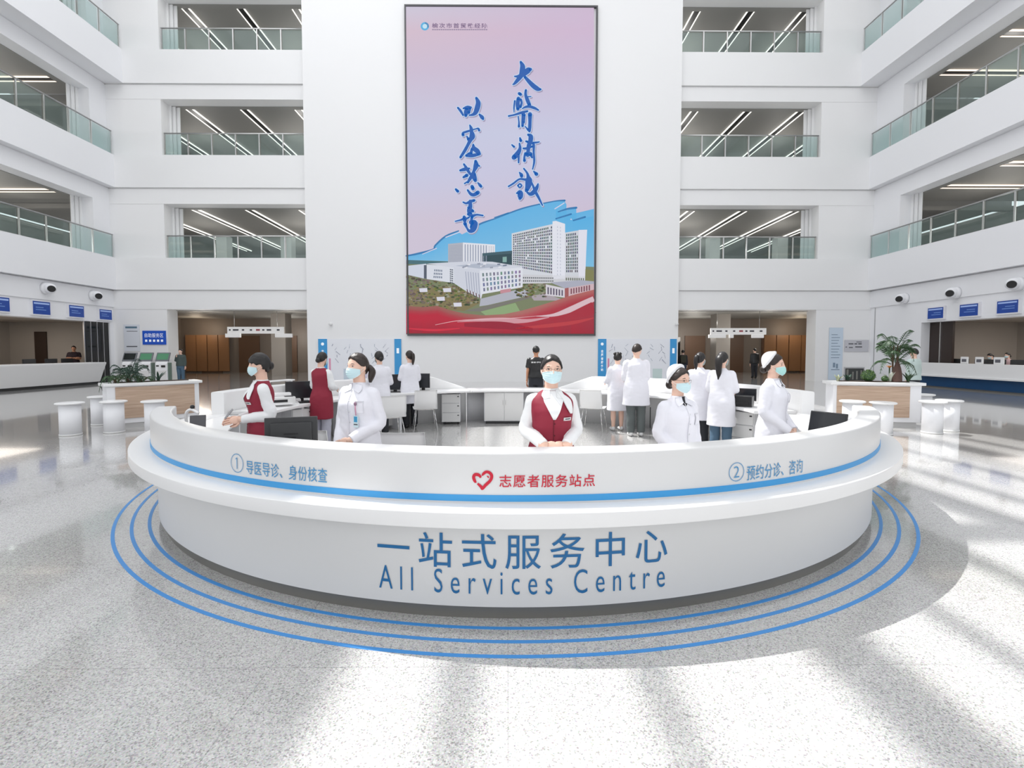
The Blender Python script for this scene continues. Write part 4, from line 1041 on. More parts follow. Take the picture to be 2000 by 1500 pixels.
# signs on the walls
def sign(name, px0, py0, px1, py1, Y, m, label, cat, deep=.03, group=None):
    a = atY(px0, py1, Y); b = atY(px1, py0, Y)
    t = thing(name, label, cat, ((a.x + b.x) / 2, Y, a.z), 0, group)
    w = b.x - a.x; h = b.z - a.z
    mb = MB(); mb.box(-w / 2, w / 2, -deep, 0, 0, h); mb.build('board', m, t, False)
    return t, w, h
def put_text(t, txt, x0, x1, z0, z1, y, m, name='lettering', bold=0.0):
    v, f = text_mesh(txt, 1.05, 0, bold); mb = MB(); mb.add([Vector((p.x, y, p.y)) for p in fit(v, x0, x1, z0, z1)], f); return mb.build(name, m, t, False)
WL = mat('letter_white', (.85, .88, .92, 1), .5, emit=.25)
SBL = mat('sign_blue', rgb(10, 74, 178), .4, emit=.15)
t, w, h = sign('service_sign', 279.5, 646, 324, 673, YF - .02, SBL, 'blue sign with two rows of white characters above the kiosks', 'sign')
put_text(t, '自助服务区', -w * .40, w * .40, h * .52, h * .82, -.034, WL, bold=.0)
mb = MB()
for i in range(5): x = -w * .34 + i * w * .17; mb.box(x - w * .045, x + w * .045, -.036, -.031, h * .20, h * .36)
mb.build('icon_row', WL, t, False)
t, w, h = sign('notice_poster', 243, 634, 272, 686, YF - .02, mat('poster_white', rgb(222, 226, 234), .5), 'tall pale notice with a dark heading on the wall beside the blue kiosk sign', 'poster', .012)
mb = MB(); mb.box(-w * .38, w * .36, -.016, -.012, h * .86, h * .93); mb.build('heading', mat('heading_ink', rgb(90, 120, 140), .5), t, False)
mb = MB(); mb.box(-w * .34, w * .34, -.016, -.012, h * .16, h * .20); mb.box(-w * .3, w * .38, -.016, -.012, h * .74, h * .76); mb.build('text_line', INK, t, False)
t, w, h = sign('notice_poster', 1617, 640, 1647, 742, YF - .02, PALE, 'tall pale blue notice with faint text between the corridor and the small photo', 'poster', .012)
mb = MB()
for k in range(9): mb.box(-w * .34, w * (.1 + .25 * ((k * 37) % 10) / 10), -.016, -.012, h * (.86 - k * .055), h * (.872 - k * .055))
mb.box(-w * .18, -w * .02, -.016, -.012, h * .24, h * .33); mb.box(w * .04, w * .18, -.016, -.012, h * .22, h * .31); mb.box(-w * .3, w * .3, -.016, -.012, h * .19, h * .205)
mb.build('text_line', mat('notice_ink', rgb(130, 150, 170), .5), t, False)
t, w, h = sign('wall_lettering', 1649, 664, 1697, 687, YF - .02, mat('plate_grey', rgb(200, 200, 206), .5), 'small grey wall plate with rows of dark lettering near the corner', 'sign', .012)
mb = MB()
for x0, x1, z0, z1 in ((-.02, .2, .80, .86), (-.34, -.14, .62, .72), (-.10, .02, .62, .72), (.06, .2, .62, .72), (-.46, -.40, .36, .44), (-.06, .22, .36, .46), (-.32, -.16, .32, .40)): mb.box(w * x0, w * x1, -.016, -.012, h * z0, h * z1)
mb.build('text_line', INK, t, False)
t, w, h = sign('framed_photo', 1648, 717, 1688, 747, YF - .02, mat('photo_frame', rgb(190, 190, 192), .4), 'small dark framed photo low on the wall behind the palm planter', 'picture', .03)
mb = MB(); mb.box(-w * .46, w * .46, -.033, -.029, h * .06, h * .92); mb.build('photo', mat('photo_dark', rgb(62, 64, 64), .5), t, False)
mb = MB(); 
for x0, x1, z0, z1 in ((-.40, -.30, .3, .85), (-.12, -.04, .2, .7), (.08, .16, .2, .75), (.3, .36, .4, .8)): mb.box(w * x0, w * x1, -.036, -.032, h * z0, h * z1)
mb.build('photo_figure', mat('photo_light', rgb(132, 132, 126), .5), t, False)
t, w, h = sign('socket_panel', 1578, 715, 1596, 730, YF + .6, STEEL, 'steel plate with two dark switch panels on the corridor jamb', 'switch panel', .02)
# notice boards with blue side panels on the banner wall
YW = 24.99
def board(px0, px1, py0, py1, label, wide_first, txt, seed):
    t, w, h = sign('notice_board', px0, py0, px1, py1, YW, mat('board_white', rgb(238, 240, 246), .45), label, 'notice board', .04, 'picture boards on the screen wall')
    rn = random.Random(seed); bw = w * .105; bw2 = w * .082
    mb = MB(); mb.box(-w / 2, -w / 2 + bw, -.07, -.04, -h * (.02 if not wide_first else .0), h); mb.build('blue_panel', BLUE, t, False)
    mb = MB(); mb.box(w / 2 - bw2, w / 2, -.07, -.04, h * .12, h); mb.build('blue_panel', BLUE, t, False)
    mb = MB()
    mb.ell((-w / 2 + bw / 2, -.072, h * .90), (bw * .18, .006, bw * .18), 12, 6); mb.build('emblem', WL, t, False)
    for k, ch in enumerate(txt):
        z = h * (.76 - k * .072); put_text(t, ch, -w / 2 + bw * .36, -w / 2 + bw * .64, z - h * .028, z + h * .028, -.072, WL, 'character', .03)
    mb = MB(); mb.box(w / 2 - bw2 * .68, w / 2 - bw2 * .32, -.072, -.069, h * .72, h * .82); mb.build('lettering', WL, t, False)
    for k in range(5):
        x = -w * .30 + k * w * .155
        mb = MB(); n = rn.randint(5, 7)
        for i in range(n):
            p = Vector((x + rn.uniform(-.03, .03) * w, -.046, h * (.90 - .35 * i / n))); q = p + Vector((rn.uniform(-.05, .05) * w, 0, -h * rn.uniform(.03, .09)))
            mb.tube([p, q], [.013 * rn.uniform(.4, 1.6), .009], 6)
        mb.build('ink_drawing', (mat('ink_drawing', rgb(168, 172, 188), .6), mat('ink_drawing_pale', rgb(186, 192, 206), .6))[k % 2], t, False)
    mb = MB(); mb.box(-w * .375, -w * .355, -.046, -.041, h * .2, h * .62); mb.build('coloured_strip', mat('pink_strip', rgb(226, 150, 180), .5), t, False)
    for k, c in enumerate(((200, 214, 226), (214, 206, 226), (204, 222, 220))):
        mb = MB(); mb.box(w * (-.2 + .2 * k), w * (-.08 + .2 * k), -.046, -.041, h * .16, h * .42); mb.build('leaflet', mat('leaflet_%d' % k, rgb(*c), .5), t, False)
board(624, 784, 662, 762, 'white picture board with blue side panels, behind the red-vested woman seen from behind', True, '志愿者服务站', 2)
board(1167, 1321, 662, 762, 'white picture board with blue side panels, behind the tall man in a white coat', True, '志愿者服务站', 5)
# hanging direction signs in the corridors
def hanging(px0, px1, py0, py1, lows, Y, label):
    a = atY(px0, py1, Y); b = atY(px1, py0, Y); cx = (a.x + b.x) / 2
    t = thing('hanging_sign', label, 'direction sign', (cx, Y, a.z), 0, 'hanging direction signs')
    w = b.x - a.x; h = b.z - a.z
    E = mat('sign_lit', (.80, .80, .80, 1), .5, emit=.35)
    mb = MB(); mb.box(-w / 2, w / 2, -.05, .05, 0, h); mb.build('board', E, t, False)
    for x in (-w * .38, w * .38):
        mb = MB(); mb.cyl((x, 0, h), (x, 0, ZC[0] + .24 - a.z), .015, n=8); mb.build('rod', STEEL, t, False)
    for p0, p1, q1 in lows:
        c = atY(p0, q1, Y); d = atY(p1, py1, Y); mb = MB(); mb.box(c.x - cx, d.x - cx, -.06, .06, c.z - a.z, -.002); mb.build('lower_board', E, t, False)
    mb = MB()
    for u0, u1 in ((-.47, -.44), (-.40, -.30), (-.24, -.20), (-.10, -.06), (.12, .16), (.20, .28), (.38, .43)): mb.box(w * u0, w * u1, -.054, -.05, h * .42, h * .66)
    mb.build('text_line', INK, t, False)
    mb = MB(); mb.box(w * .01, w * .08, -.054, -.05, h * .4, h * .68); mb.build('red_text_line', mat('sign_red', rgb(200, 110, 120), .5), t, False)
hanging(445, 554.5, 638.5, 651.5, ((441, 470, 659), (538, 571, 659)), 28.0, 'white hanging direction sign in the dim corridor on the kiosk side')
hanging(1387.5, 1496, 641, 653.5, ((1384, 1417, 660), (1424, 1432, 660), (1468, 1491, 660)), 28.0, 'white hanging direction sign in the dim corridor on the palm side')
# screens and air nozzles on the wings
PLATE = mat('screen_plate', (.80, .80, .84, 1), .4)
def wallscreen(side, px0, px1, py0, py1, label):
    X = XL + .06 if side < 0 else XR - .06
    a = atX(px0, (py0 + py1) / 2, X); b = atX(px1, (py0 + py1) / 2, X); m_ = atX((px0 + px1) / 2, py0, X); n_ = atX((px0 + px1) / 2, py1, X)
    y0, y1 = sorted((a.y, b.y)); t = thing('information_screen', label, 'screen', (X, (y0 + y1) / 2, n_.z), -side * pi / 2 if False else 0, 'blue information screens over the counters')
    L = y1 - y0; h = m_.z - n_.z; sx = -side
    def bx(m, d0, d1, ya, yb, za, zb): m.box(min(sx * d0, sx * d1), max(sx * d0, sx * d1), ya, yb, za, zb)
    mb = MB(); bx(mb, -.06, .03, -L / 2 - .06, L / 2 + .06, -.05, h + .05); mb.build('frame', PLATE, t, False)
    mb = MB(); bx(mb, .03, .036, -L / 2, L / 2, 0, h); mb.build('screen', mat('info_screen_blue', rgb(20, 52, 120), .25, emit=.5), t, False)
    mb = MB(); bx(mb, .036, .04, -L / 2 + .04, L / 2 - .04, h * .78, h * .9); mb.build('header_bar', mat('info_bar', rgb(130, 150, 190), .4, emit=.5), t, False)
    mb = MB(); bx(mb, .036, .04, -L * .35, L * .1, h * .5, h * .56); bx(mb, .036, .04, -L * .35, L * .25, h * .32, h * .38); mb.build('text_line', mat('info_text', rgb(80, 110, 160), .4, emit=.5), t, False)
def wname(k): return ('nearest the corner', 'second from the corner', 'third from the corner', 'furthest from the corner, cut by the frame')[k]
for k, q in enumerate(((193.5, 217, 605, 624), (134, 162.5, 597, 619), (63, 96.5, 589, 614), (-22, 17, 580, 607))): wallscreen(-1, *q, 'blue information screen over the white service counter, %s' % wname(k))
for k, q in enumerate(((1813.5, 1843.5, 601, 622), (1876, 1911.5, 594, 617), (1949, 1990, 587, 611), (2032, 2080, 578, 604))): wallscreen(1, *q, 'blue information screen over the blue-fronted counter, %s' % wname(k))
def nozzle(side, px, py, r, label):
    X = XL + .06 if side < 0 else XR - .06
    p = atX(px, py, X); t = thing('air_nozzle', label, 'air nozzle', (X, p.y, p.z), 0, 'ball air nozzles on the wings')
    sx = -side
    mb = MB(); mb.cyl((sx * .003, 0, 0), (sx * .15, 0, 0), r * 1.1, r * 1.02, n=28); mb.build('collar', WHITE, t, False)
    mb = MB(); mb.ell((sx * .225, 0, 0), (r * .92, r * .92, r * .92), 24, 14); mb.build('ball', WHITE, t, False)
    d = Vector((sx * .80, -.55, -.18)).normalized(); c = Vector((sx * .225, 0, 0))
    mb = MB(); mb.tube([c + d * r * .70, c + d * r * 1.02], [r * .60, r * .56], 24); mb.build('throat', BLACK, t, False)
for k, (px, py) in enumerate(((181, 577.5), (88, 563), (-40, 546))): nozzle(-1, px, py, .235, 'white ball air nozzle above the white service counter, %s' % wname(k))
for k, (px, py) in enumerate(((1768, 583), (1868, 572), (1990, 554.5))): nozzle(1, px, py, .235, 'white ball air nozzle above the blue-fronted counter, %s' % wname(k))
for px, lb in ((646, 'small white camera on the wall to the kiosk side of the big screen'), (1325.5 - 4, 'small white camera on the wall to the palm side of the big screen')):
    p = atY(px, 633, 24.95); t = thing('wall_camera', lb, 'camera', (p.x, 25.0, p.z)); mb = MB(); mb.box(-.06, .06, -.04, 0, -.05, .05); mb.build('bracket', SIGNW, t, False)
    mb = MB(); mb.ell((0, -.09, 0), (.09, .09, .09), 14, 8); mb.build('dome', SIGNW, t, False)
# service counters of the wings
t = thing('service_counter', 'long white slanted service counter along the wing with the dark glass doors', 'counter', (XL + .5, 16, 0))
mb = MB(); mb.prism([(-.35, 0, .12), (.12, 0, .12), (.45, 0, 1.0), (.45, 0, 1.05), (-.35, 0, 1.05)], (0, 17.6, 0), 0, Matrix.Translation((0, -10, 0))); mb.build('body', SOLID, t, False, bevel=.01)
mb = MB(); mb.box(-.3, .06, -10, 7.5, 0, .12); mb.build('kickboard', DGREY, t, False)
t = thing('service_counter', 'long service counter with a white top band and dark blue front', 'counter', (XR - .3, 14, 0))
mb = MB(); mb.box(-.06, .45, -8, 8.1, .52, 1.07); mb.build('white_band', SOLID, t, False, bevel=.01)
mb = MB(); mb.box(-.14, .0, -8, 8.1, .48, .56); mb.build('ledge', SOLID, t, False, bevel=.01)
mb = MB(); mb.box(.05, .45, -8, 8.05, .06, .52); mb.build('blue_front', mat('counter_blue', (0.01, 0.06, 0.16, 1), .3), t, False)
mb = MB(); mb.box(.08, .45, -8, 8.05, 0, .06); mb.build('kickboard', DKICK, t, False)
# small things on and behind the wing counters
for k, (px, lb) in enumerate(((1884, 'black-framed white plate'), (1913, 'tilted white plate'), (1950, 'wide white plate'))):
    p = atX(px, 700, XR - .05); t = thing('desk_plate', ('%s standing on the blue-fronted counter, ' % lb) + ('nearest the corner', 'in the middle', 'furthest from the corner')[k], 'plate', (XR - .05, p.y, 1.07))
    mb = MB(); mb.box(-.02, .02, -.17 - .06 * (k == 2), .17, 0, .28); mb.build('board', SIGNW, t, False, bevel=.02)
    mb = MB(); mb.box(-.025, -.02, -.10, .10, .07, .19); mb.build('picture', INK, t, False)
for k, (px, lb) in enumerate(((1878, 'black monitor behind the blue-fronted counter, nearest the brown door'), (1920, 'black monitor behind the blue-fronted counter, beside the bowed clerk'), (1948, 'black monitor behind the blue-fronted counter, between the two clerks'), (1992, 'black monitor behind the blue-fronted counter, at the frame edge'))):
    p = atX(px, 690, XR + .75); monitor((XR + .75, p.y, .80), pi / 2 + .15, lb, .62, .40, .05)
mb = MB(); mb.box(XR + .5, XR + 1.2, 6, 21.3, .74, .80); tag(mb.build('office_desk', mat('desk_grey', (.25, .24, .23, 1), .5)), 'long grey desk behind the blue-fronted counter', 'desk')
mb = MB(); mb.box(XL - 1.2, XL - .5, 6, 22.8, .74, .80); tag(mb.build('office_desk', mat('desk_grey', (.25, .24, .23, 1), .5)), 'long grey desk behind the white slanted counter', 'desk')
for k, (px, lb) in enumerate(((57, 'blue-lit monitor behind the white slanted counter, nearest the frame edge'), (100, 'dark monitor behind the white slanted counter, in the middle'), (131, 'dark monitor behind the white slanted counter, beside the standing man'))):
    p = atX(px, 700, XL - .85); monitor((XL - .85, p.y, .80), -pi / 2, lb, .62, .38, .05)

t = thing('filing_cabinet', 'dark grey cabinet behind the white slanted counter at the frame edge', 'cabinet', (-23.9, 22.4, 0))
mb = MB(); mb.box(-.9, .45, -.25, .25, 0, 2.35); mb.build('body', mat('cabinet_dark', (.05, .05, .052, 1), .5), t, False, bevel=.01)
for k in range(2): mb = MB(); mb.box(-.87 + k * .66, -.24 + k * .66, -.27, -.25, .05, 2.3); mb.build('door', mat('cabinet_door', (.075, .075, .078, 1), .45), t, False)
# ================================================================ PEOPLE
SKIN = mat('skin', rgb(234, 194, 174), 0.5)
SKIN2 = mat('skin_tan', rgb(196, 142, 112), 0.5)
HAIR = mat('black_hair', (0.010, 0.008, 0.008, 1), 0.42)
HAIRB = mat('dark_brown_hair', (0.022, 0.013, 0.010, 1), 0.42)
COAT = mat('white_cotton', (0.80, 0.80, 0.86, 1), 0.75)
SHIRTW = mat('white_shirt', (0.82, 0.83, 0.84, 1), 0.7)
MAROON = mat('maroon_cloth', (0.26, 0.012, 0.035, 1), 0.7)
MASKM = mat('mask_cloth', rgb(206, 234, 240), 0.8)
MASKG = mat('mask_cloth_green', rgb(178, 228, 224), 0.8)
MASKE = mat('mask_edge', rgb(226, 240, 242), 0.8)
EYEW = mat('eye_white', (.75, .73, .71, 1), .3)
EYED = mat('eye_dark', (.012, .008, .006, 1), .2)
CAPW = mat('cap_white', (.86, .86, .88, 1), .6)
WIRE = mat('glasses_wire', (.12, .10, .09, 1), .3, .7)
HC = Vector((0, .005, 1.505))
def headpt(ph, th, plain=False):
    """surface of the head; ph azimuth from the face (-y), th elevation"""
    d = Vector((math.cos(th) * math.sin(ph), -math.cos(th) * math.cos(ph), math.sin(th)))
    rx, rz = .073, .113; ry = .090
    r = 1 / math.sqrt((d.x / rx) ** 2 + (d.y / ry) ** 2 + (d.z / rz) ** 2)
    p = d * r
    t = min(1, max(0, -p.z / .11))
    p.x *= 1 - .26 * t * t
    if p.y > 0: p.y *= 1 - .38 * t
    else:
        p.y -= .010 * t * (1 - min(1, abs(p.x) / .06))
        p.x *= 1 + .03 * max(0, p.z) / .1
        if not plain:
            g = lambda cx, cz, sx, sz: math.exp(-((abs(p.x) - cx) / sx) ** 2 - ((p.z - cz) / sz) ** 2)
            p.y -= .020 * g(0, -.020, .011, .014) + .010 * g(0, .002, .008, .020)
            p.y += .009 * g(.031, .010, .018, .012)
            p.y -= .004 * g(.030, .030, .022, .008)
            p.y -= .006 * g(0, -.055, .022, .006) + .005 * g(0, -.067, .02, .006)
            p.y += .004 * g(0, -.061, .022, .003)
            p.y -= .004 * g(.043, -.022, .018, .02)
    return p
def headgrid(mb, fn, nu, nv, mi=0):
    """closed skin over the head from fn(ph, th)"""
    v = [fn(0, -pi / 2)]; f = []
    for i in range(1, nv):
        th = -pi / 2 + pi * i / nv
        for j in range(nu): v.append(fn(-pi + 2 * pi * j / nu, th))
    v.append(fn(0, pi / 2))
    for j in range(nu):
        k = (j + 1) % nu; f.append((0, 1 + k, 1 + j))
        for i in range(nv - 2): f.append((1 + i * nu + j, 1 + i * nu + k, 1 + (i + 1) * nu + k, 1 + (i + 1) * nu + j))
        f.append((1 + (nv - 2) * nu + j, 1 + (nv - 2) * nu + k, len(v) - 1))
    return mb.add(v, f, mi, True)
def sstep(x): x = min(1, max(0, x)); return x * x * (3 - 2 * x)
def lerp_tab(tab, x):
    if x <= tab[0][0]: return tab[0][1]
    for (a, b), (c, d) in zip(tab, tab[1:]):
        if x <= c: return b + (d - b) * (x - a) / (c - a)
    return tab[-1][1]
def remesh(mb, vox, it, name, mats):
    me = mb.mesh('raw', mats); o = bpy.data.objects.new('raw', me); COL.objects.link(o)
    m = o.modifiers.new('r', 'REMESH'); m.mode = 'VOXEL'; m.voxel_size = vox
    s = o.modifiers.new('s', 'SMOOTH'); s.iterations = it; s.factor = .5
    dg = bpy.context.evaluated_depsgraph_get()
    r = bpy.data.meshes.new_from_object(o.evaluated_get(dg), depsgraph=dg); r.name = name
    bpy.data.objects.remove(o); bpy.data.meshes.remove(me)
    r.polygons.foreach_set('use_smooth', [True] * len(r.polygons))
    r.materials.clear()
    for k in (mats if isinstance(mats, (list, tuple)) else [mats]): r.materials.append(k)
    return r
class Torso:
    """smooth elliptical tube given as rows (z, rx, ry, y-centre)"""
    def __init__(s, rows): s.r = sorted(rows)
    def row(s, z):
        R = s.r
        if z <= R[0][0]: return R[0][1:]
        for i in range(len(R) - 1):
            if z <= R[i + 1][0]:
                t = (z - R[i][0]) / (R[i + 1][0] - R[i][0])
                p0 = R[max(i - 1, 0)]; p1 = R[i]; p2 = R[i + 1]; p3 = R[min(i + 2, len(R) - 1)]
                out = []
                for k in (1, 2, 3):
                    m1 = (p2[k] - p0[k]) / (p2[0] - p0[0] or 1) * (p2[0] - p1[0]); m2 = (p3[k] - p1[k]) / (p3[0] - p1[0] or 1) * (p2[0] - p1[0])
                    out.append((2 * t ** 3 - 3 * t * t + 1) * p1[k] + (t ** 3 - 2 * t * t + t) * m1 + (-2 * t ** 3 + 3 * t * t) * p2[k] + (t ** 3 - t * t) * m2)
                return out
        return R[-1][1:]
    def pt(s, a, z, off=0.0, e=2.35):
        rx, ry, cy = s.row(z); rx += off; ry += off; c, q = math.cos(a), math.sin(a)
        return Vector((rx * math.copysign(abs(q) ** (2 / e), q), cy - ry * math.copysign(abs(c) ** (2 / e), c), z))
    def loft(s, mb, off=0, n=36, step=.02, z0=None, z1=None):
        z0 = s.r[0][0] if z0 is None else z0; z1 = s.r[-1][0] if z1 is None else z1
        k = max(2, int((z1 - z0) / step)); mb.rings([[s.pt(2 * pi * j / n, z0 + (z1 - z0) * i / k, off) for j in range(n)] for i in range(k + 1)])
FEM = [(.70, .150, .105, .005), (.80, .172, .118, .01), (.88, .172, .118, .01), (.96, .150, .104, 0), (1.03, .135, .095, 0), (1.11, .142, .105, -.005), (1.18, .148, .118, -.012), (1.235, .150, .106, 0), (1.285, .136, .085, .008), (1.32, .092, .066, .012), (1.35, .056, .056, .012), (1.40, .050, .052, .010)]
MALE = [(.70, .150, .110, .005), (.80, .165, .115, .005), (.90, .160, .110, 0), (1.0, .155, .108, 0), (1.1, .165, .115, 0), (1.2, .176, .122, 0), (1.26, .178, .112, 0), (1.305, .160, .090, .008), (1.338, .108, .070, .012), (1.365, .064, .060, .012), (1.41, .057, .057, .010)]
ARMS = {'down': ((.205, .02, 1.02), (.220, -.03, .79), (.05, -.15, -1)), 'clasp': ((.203, .03, 1.03), (.080, -.19, .905), (-.85, -.25, -.35)), 'fold': ((.203, .03, 1.04), (.085, -.195, .955), (-.9, -.2, -.12)), 'low_clasp': ((.200, .02, 1.03), (.065, -.18, .84), (-.7, -.2, -.6)),
        'work': ((.198, -.05, 1.03), (.15, -.29, 1.0), (-.2, -1, -.1)), 'type': ((.198, -.02, 1.03), (.11, -.25, .99), (-.35, -1, .0)), 'cross': ((.210, -.04, 1.05), (-.06, -.185, 1.10), (-1, -.1, .1)), 'phone': ((.205, -.03, 1.06), (.10, -.16, 1.25), (-.3, -.3, 1))}
def hand(mb, w, d, side):
    d = Vector(d).normalized(); n = Vector((-side * .9, .25, -.3)); n = (n - d * n.dot(d)).normalized(); s = d.cross(n) * side
    P = lambda a, b, c: w + d * a + s * b + n * c
    Rm = Matrix((d, s, n)).transposed().to_4x4(); Rm.translation = P(.048, 0, 0); mb.ell((0, 0, 0), (.052, .040, .017), 14, 9, 0, Rm)
    mb.tube([P(-.05, 0, 0), P(.02, 0, 0)], [.027, .026], 12)
    for i, L in enumerate((.066, .076, .071, .056)):
        b = (1.5 - i) * .0195; q = .35 + .08 * i
        mb.tube(catmull([P(.082, b, 0), P(.085 + L * .42, b * 1.05, .006), P(.085 + L * .78, b * 1.05, .006 + L * q * .45), P(.085 + L * .92, b * 1.03, .006 + L * q * 1.0)], 3), [.0088 - .00025 * k for k in range(10)], 8)
        mb.ell(P(.085 + L * .92, b * 1.03, .006 + L * q), (.0066,) * 3, 8, 6)
    mb.tube(catmull([P(.012, .030, .004), P(.045, .056, .012), P(.078, .060, .022)], 3), [.0125, .012, .0115, .011, .0105, .0095, .0085], 8)
    mb.ell(P(.078, .060, .022), (.0085,) * 3, 8, 6)
def person(label, x, y, face, H=1.62, lod=1, kind='coat', hem=.50, male=False, armL='down', armR='down', legs=None, skin=None, hair='bun', haircol=None, mask=True, maskm=None,
           cap=False, glasses=False, turn=0.0, nod=0.0, colour=None, under=None, group=None, z=0.0, low=True, extras=(), lean=0.0, sleeve='long', shoes=None, name='person'):
    s = H / 1.62; skin = skin or SKIN; haircol = haircol or HAIR
    t = thing(name, label, 'person', (x, y, z), R_(face), group)
    vb, vg = ((.0055, .008), (.011, .013), (.016, .018))[lod]
    ws = Matrix.Diagonal((s, s, s, 1)) @ Matrix.Translation((0, 0, .90)) @ Matrix.Rotation(R_(-lean), 4, 'X').inverted() @ Matrix.Translation((0, 0, -.90)) if lean else Matrix.Diagonal((s, s, s, 1))
    nk = Vector((0, .012, 1.40))
    MH = ws @ Matrix.Translation(nk) @ Matrix.Rotation(R_(turn), 4, 'Z') @ Matrix.Rotation(R_(nod), 4, 'X') @ Matrix.Translation(HC - nk)
    T = Torso(MALE if male else FEM)
    sx = .168 if male else .143; sz = 1.28 if male else 1.268
    A = {}
    for sd, nm in ((1, armL), (-1, armR)):
        e, w, d = ARMS[nm] if isinstance(nm, str) else nm
        A[sd] = (Vector((sd * sx, .01, sz)), Vector((sd * e[0], e[1], e[2])), Vector((sd * w[0], w[1], w[2])), Vector((sd * d[0], d[1], d[2])).normalized())
    def armtube(mb, sd, r0, r1, r2, upto=1.0, ext=0.0):
        S0, E, W, d = A[sd]; W = W + (W - E).normalized() * ext
        pts = [S0 + Vector((-sd * .03, 0, .005)), S0, S0.lerp(E, .5), E, E.lerp(W, .5), W]
        rad = [r0 * .9, r0, (r0 + r1) / 2, r1, (r1 + r2) / 2 + .002, r2]
        if upto < 1: k = 3; pts = pts[:2] + [S0.lerp(E, .35), S0.lerp(E, .72)]; rad = [r0 * .95, r0, r0 * 1.03, r0 * 1.06]
        C = catmull(pts, 4); rr = catmull([(q, 0, 0) for q in rad], 4)
        mb.ell(S0, (r0 * .98,) * 3, 14, 10); mb.tube(C, [q.x for q in rr], 14)
    # ---- body, one continuous surface
    mb = MB(); T.loft(mb, -.006, 28, .03)
    mb.tube([(0, .018, 1.30), (0, .016, 1.35), (0, .008, 1.43), (0, .004, 1.47)], [.062, .053, .052, .05], 16)
    for sd in (1, -1):
        armtube(mb, sd, .046, .037, .026)
        mb.tube([(sd * .085, .01, .84), (sd * .09, .0, .62), (sd * .085, .005, .46), (sd * .085, .022, .30), (sd * .085, .02, .09), (sd * .085, .015, .05)], [.085, .072, .052, .053, .036, .036], 14)
        mb.ell((sd * .088, -.04, .035), (.04, .105, .034), 14, 9)
        E = Matrix.Translation(Vector((sd * .0735, .010, -.004))) @ Matrix.Rotation(sd * -.35, 4, 'Z'); mb.ell((0, 0, 0), (.010, .020, .032), 12, 8, 0, Matrix.Translation(nk) @ Matrix.Rotation(R_(turn), 4, 'Z') @ Matrix.Rotation(R_(nod), 4, 'X') @ Matrix.Translation(HC - nk) @ E)
    MHl = Matrix.Translation(nk) @ Matrix.Rotation(R_(turn), 4, 'Z') @ Matrix.Rotation(R_(nod), 4, 'X') @ Matrix.Translation(HC - nk)
    nu, nv = ((64, 48), (40, 28), (28, 20))[lod]
    headgrid(mb, lambda ph, th: MHl @ headpt(ph, th), nu, nv)
    me = remesh(mb, vb, (2, 2, 1)[lod], 'body', skin)
    for sd in (1, -1):
        hb = MB(); hand(hb, A[sd][2] + A[sd][3] * .012, A[sd][3], sd)
        h = hb.mesh('hand', skin); hv = [v.co.copy() for v in h.vertices]; hf = [tuple(p.vertices) for p in h.polygons]; bpy.data.meshes.remove(h)
        import bmesh as _b
        bm = _b.new(); bm.from_mesh(me); vs = [bm.verts.new(c) for c in hv]
        for q in hf:
            try: fc = bm.faces.new([vs[k] for k in q]); fc.smooth = True
            except ValueError: pass
        bm.to_mesh(me); bm.free()
    me.transform(ws); bo = bpy.data.objects.new('body', me); COL.objects.link(bo); bo.parent = t
    def put(mb, nm, m, M=ws, bevel=0, par=None):
        me_ = mb.mesh(nm, m); me_.transform(M); o = bpy.data.objects.new(nm, me_); COL.objects.link(o); o.parent = par or t; return o
    def cloth(mb, nm, m, amp=.003, it=None):
        me_ = remesh(mb, vg, it or (3, 2, 1)[lod], nm, m)
        if lod < 2:
            cs = [v.co.copy() for v in me_.vertices]; ns = [v.normal.copy() for v in me_.vertices]; out = []
            for p, nn in zip(cs, ns):
                k = noise.noise(Vector((p.x * 9 + p.z * 6, p.y * 9, p.z * 11 + x))) * amp * 1.3 + noise.noise(Vector((p.x * 22, p.y * 22, p.z * 30 + y))) * amp * .6
                out.extend(p + nn * k)
            me_.vertices.foreach_set('co', out); me_.update()
        me_.transform(ws); o = bpy.data.objects.new(nm, me_); COL.objects.link(o); o.parent = t; return o
    def patch(a0, a1, z0, z1, off, Tt, nm, m, par=None, th=.003, nu=6, nv=6, shape=None):
        mb = MB()
        def fn(u, v, o):
            aa, zz = (a0 + (a1 - a0) * u, z0 + (z1 - z0) * v) if shape is None else shape(u, v)
            return Tt.pt(aa, zz, off + o)
        mb.grid(fn, nu, nv, 0, True, None, th); return put(mb, nm, m, ws, 0, par)
    def quadshape(q): return lambda u, v: tuple((1 - v) * ((1 - u) * q[0][k] + u * q[1][k]) + v * ((1 - u) * q[3][k] + u * q[2][k]) for k in (0, 1))
    # ---- trousers and shoes
    if low:
        if legs is not None:
            mb = MB(); T.loft(mb, .010 if hem > .7 else .0, 28, .03, .68, .93 if hem > .7 else .80)
            for sd in (1, -1): mb.tube([(sd * .085, .01, .86 if hem > .7 else .76), (sd * .092, .0, .64), (sd * .088, .005, .46), (sd * .088, .015, .28), (sd * .088, .015, .07)], [.104, .094, .080, .075, .068], 16)
            cloth(mb, 'trousers', legs, .004)
        for sd in (1, -1):
            mb = MB(); mb.ell((sd * .088, -.04, .036), (.046, .125, .036), 16, 10); mb.ell((sd * .088, .035, .05), (.040, .05, .045), 12, 8); put(mb, 'shoe', shoes or BLACK)
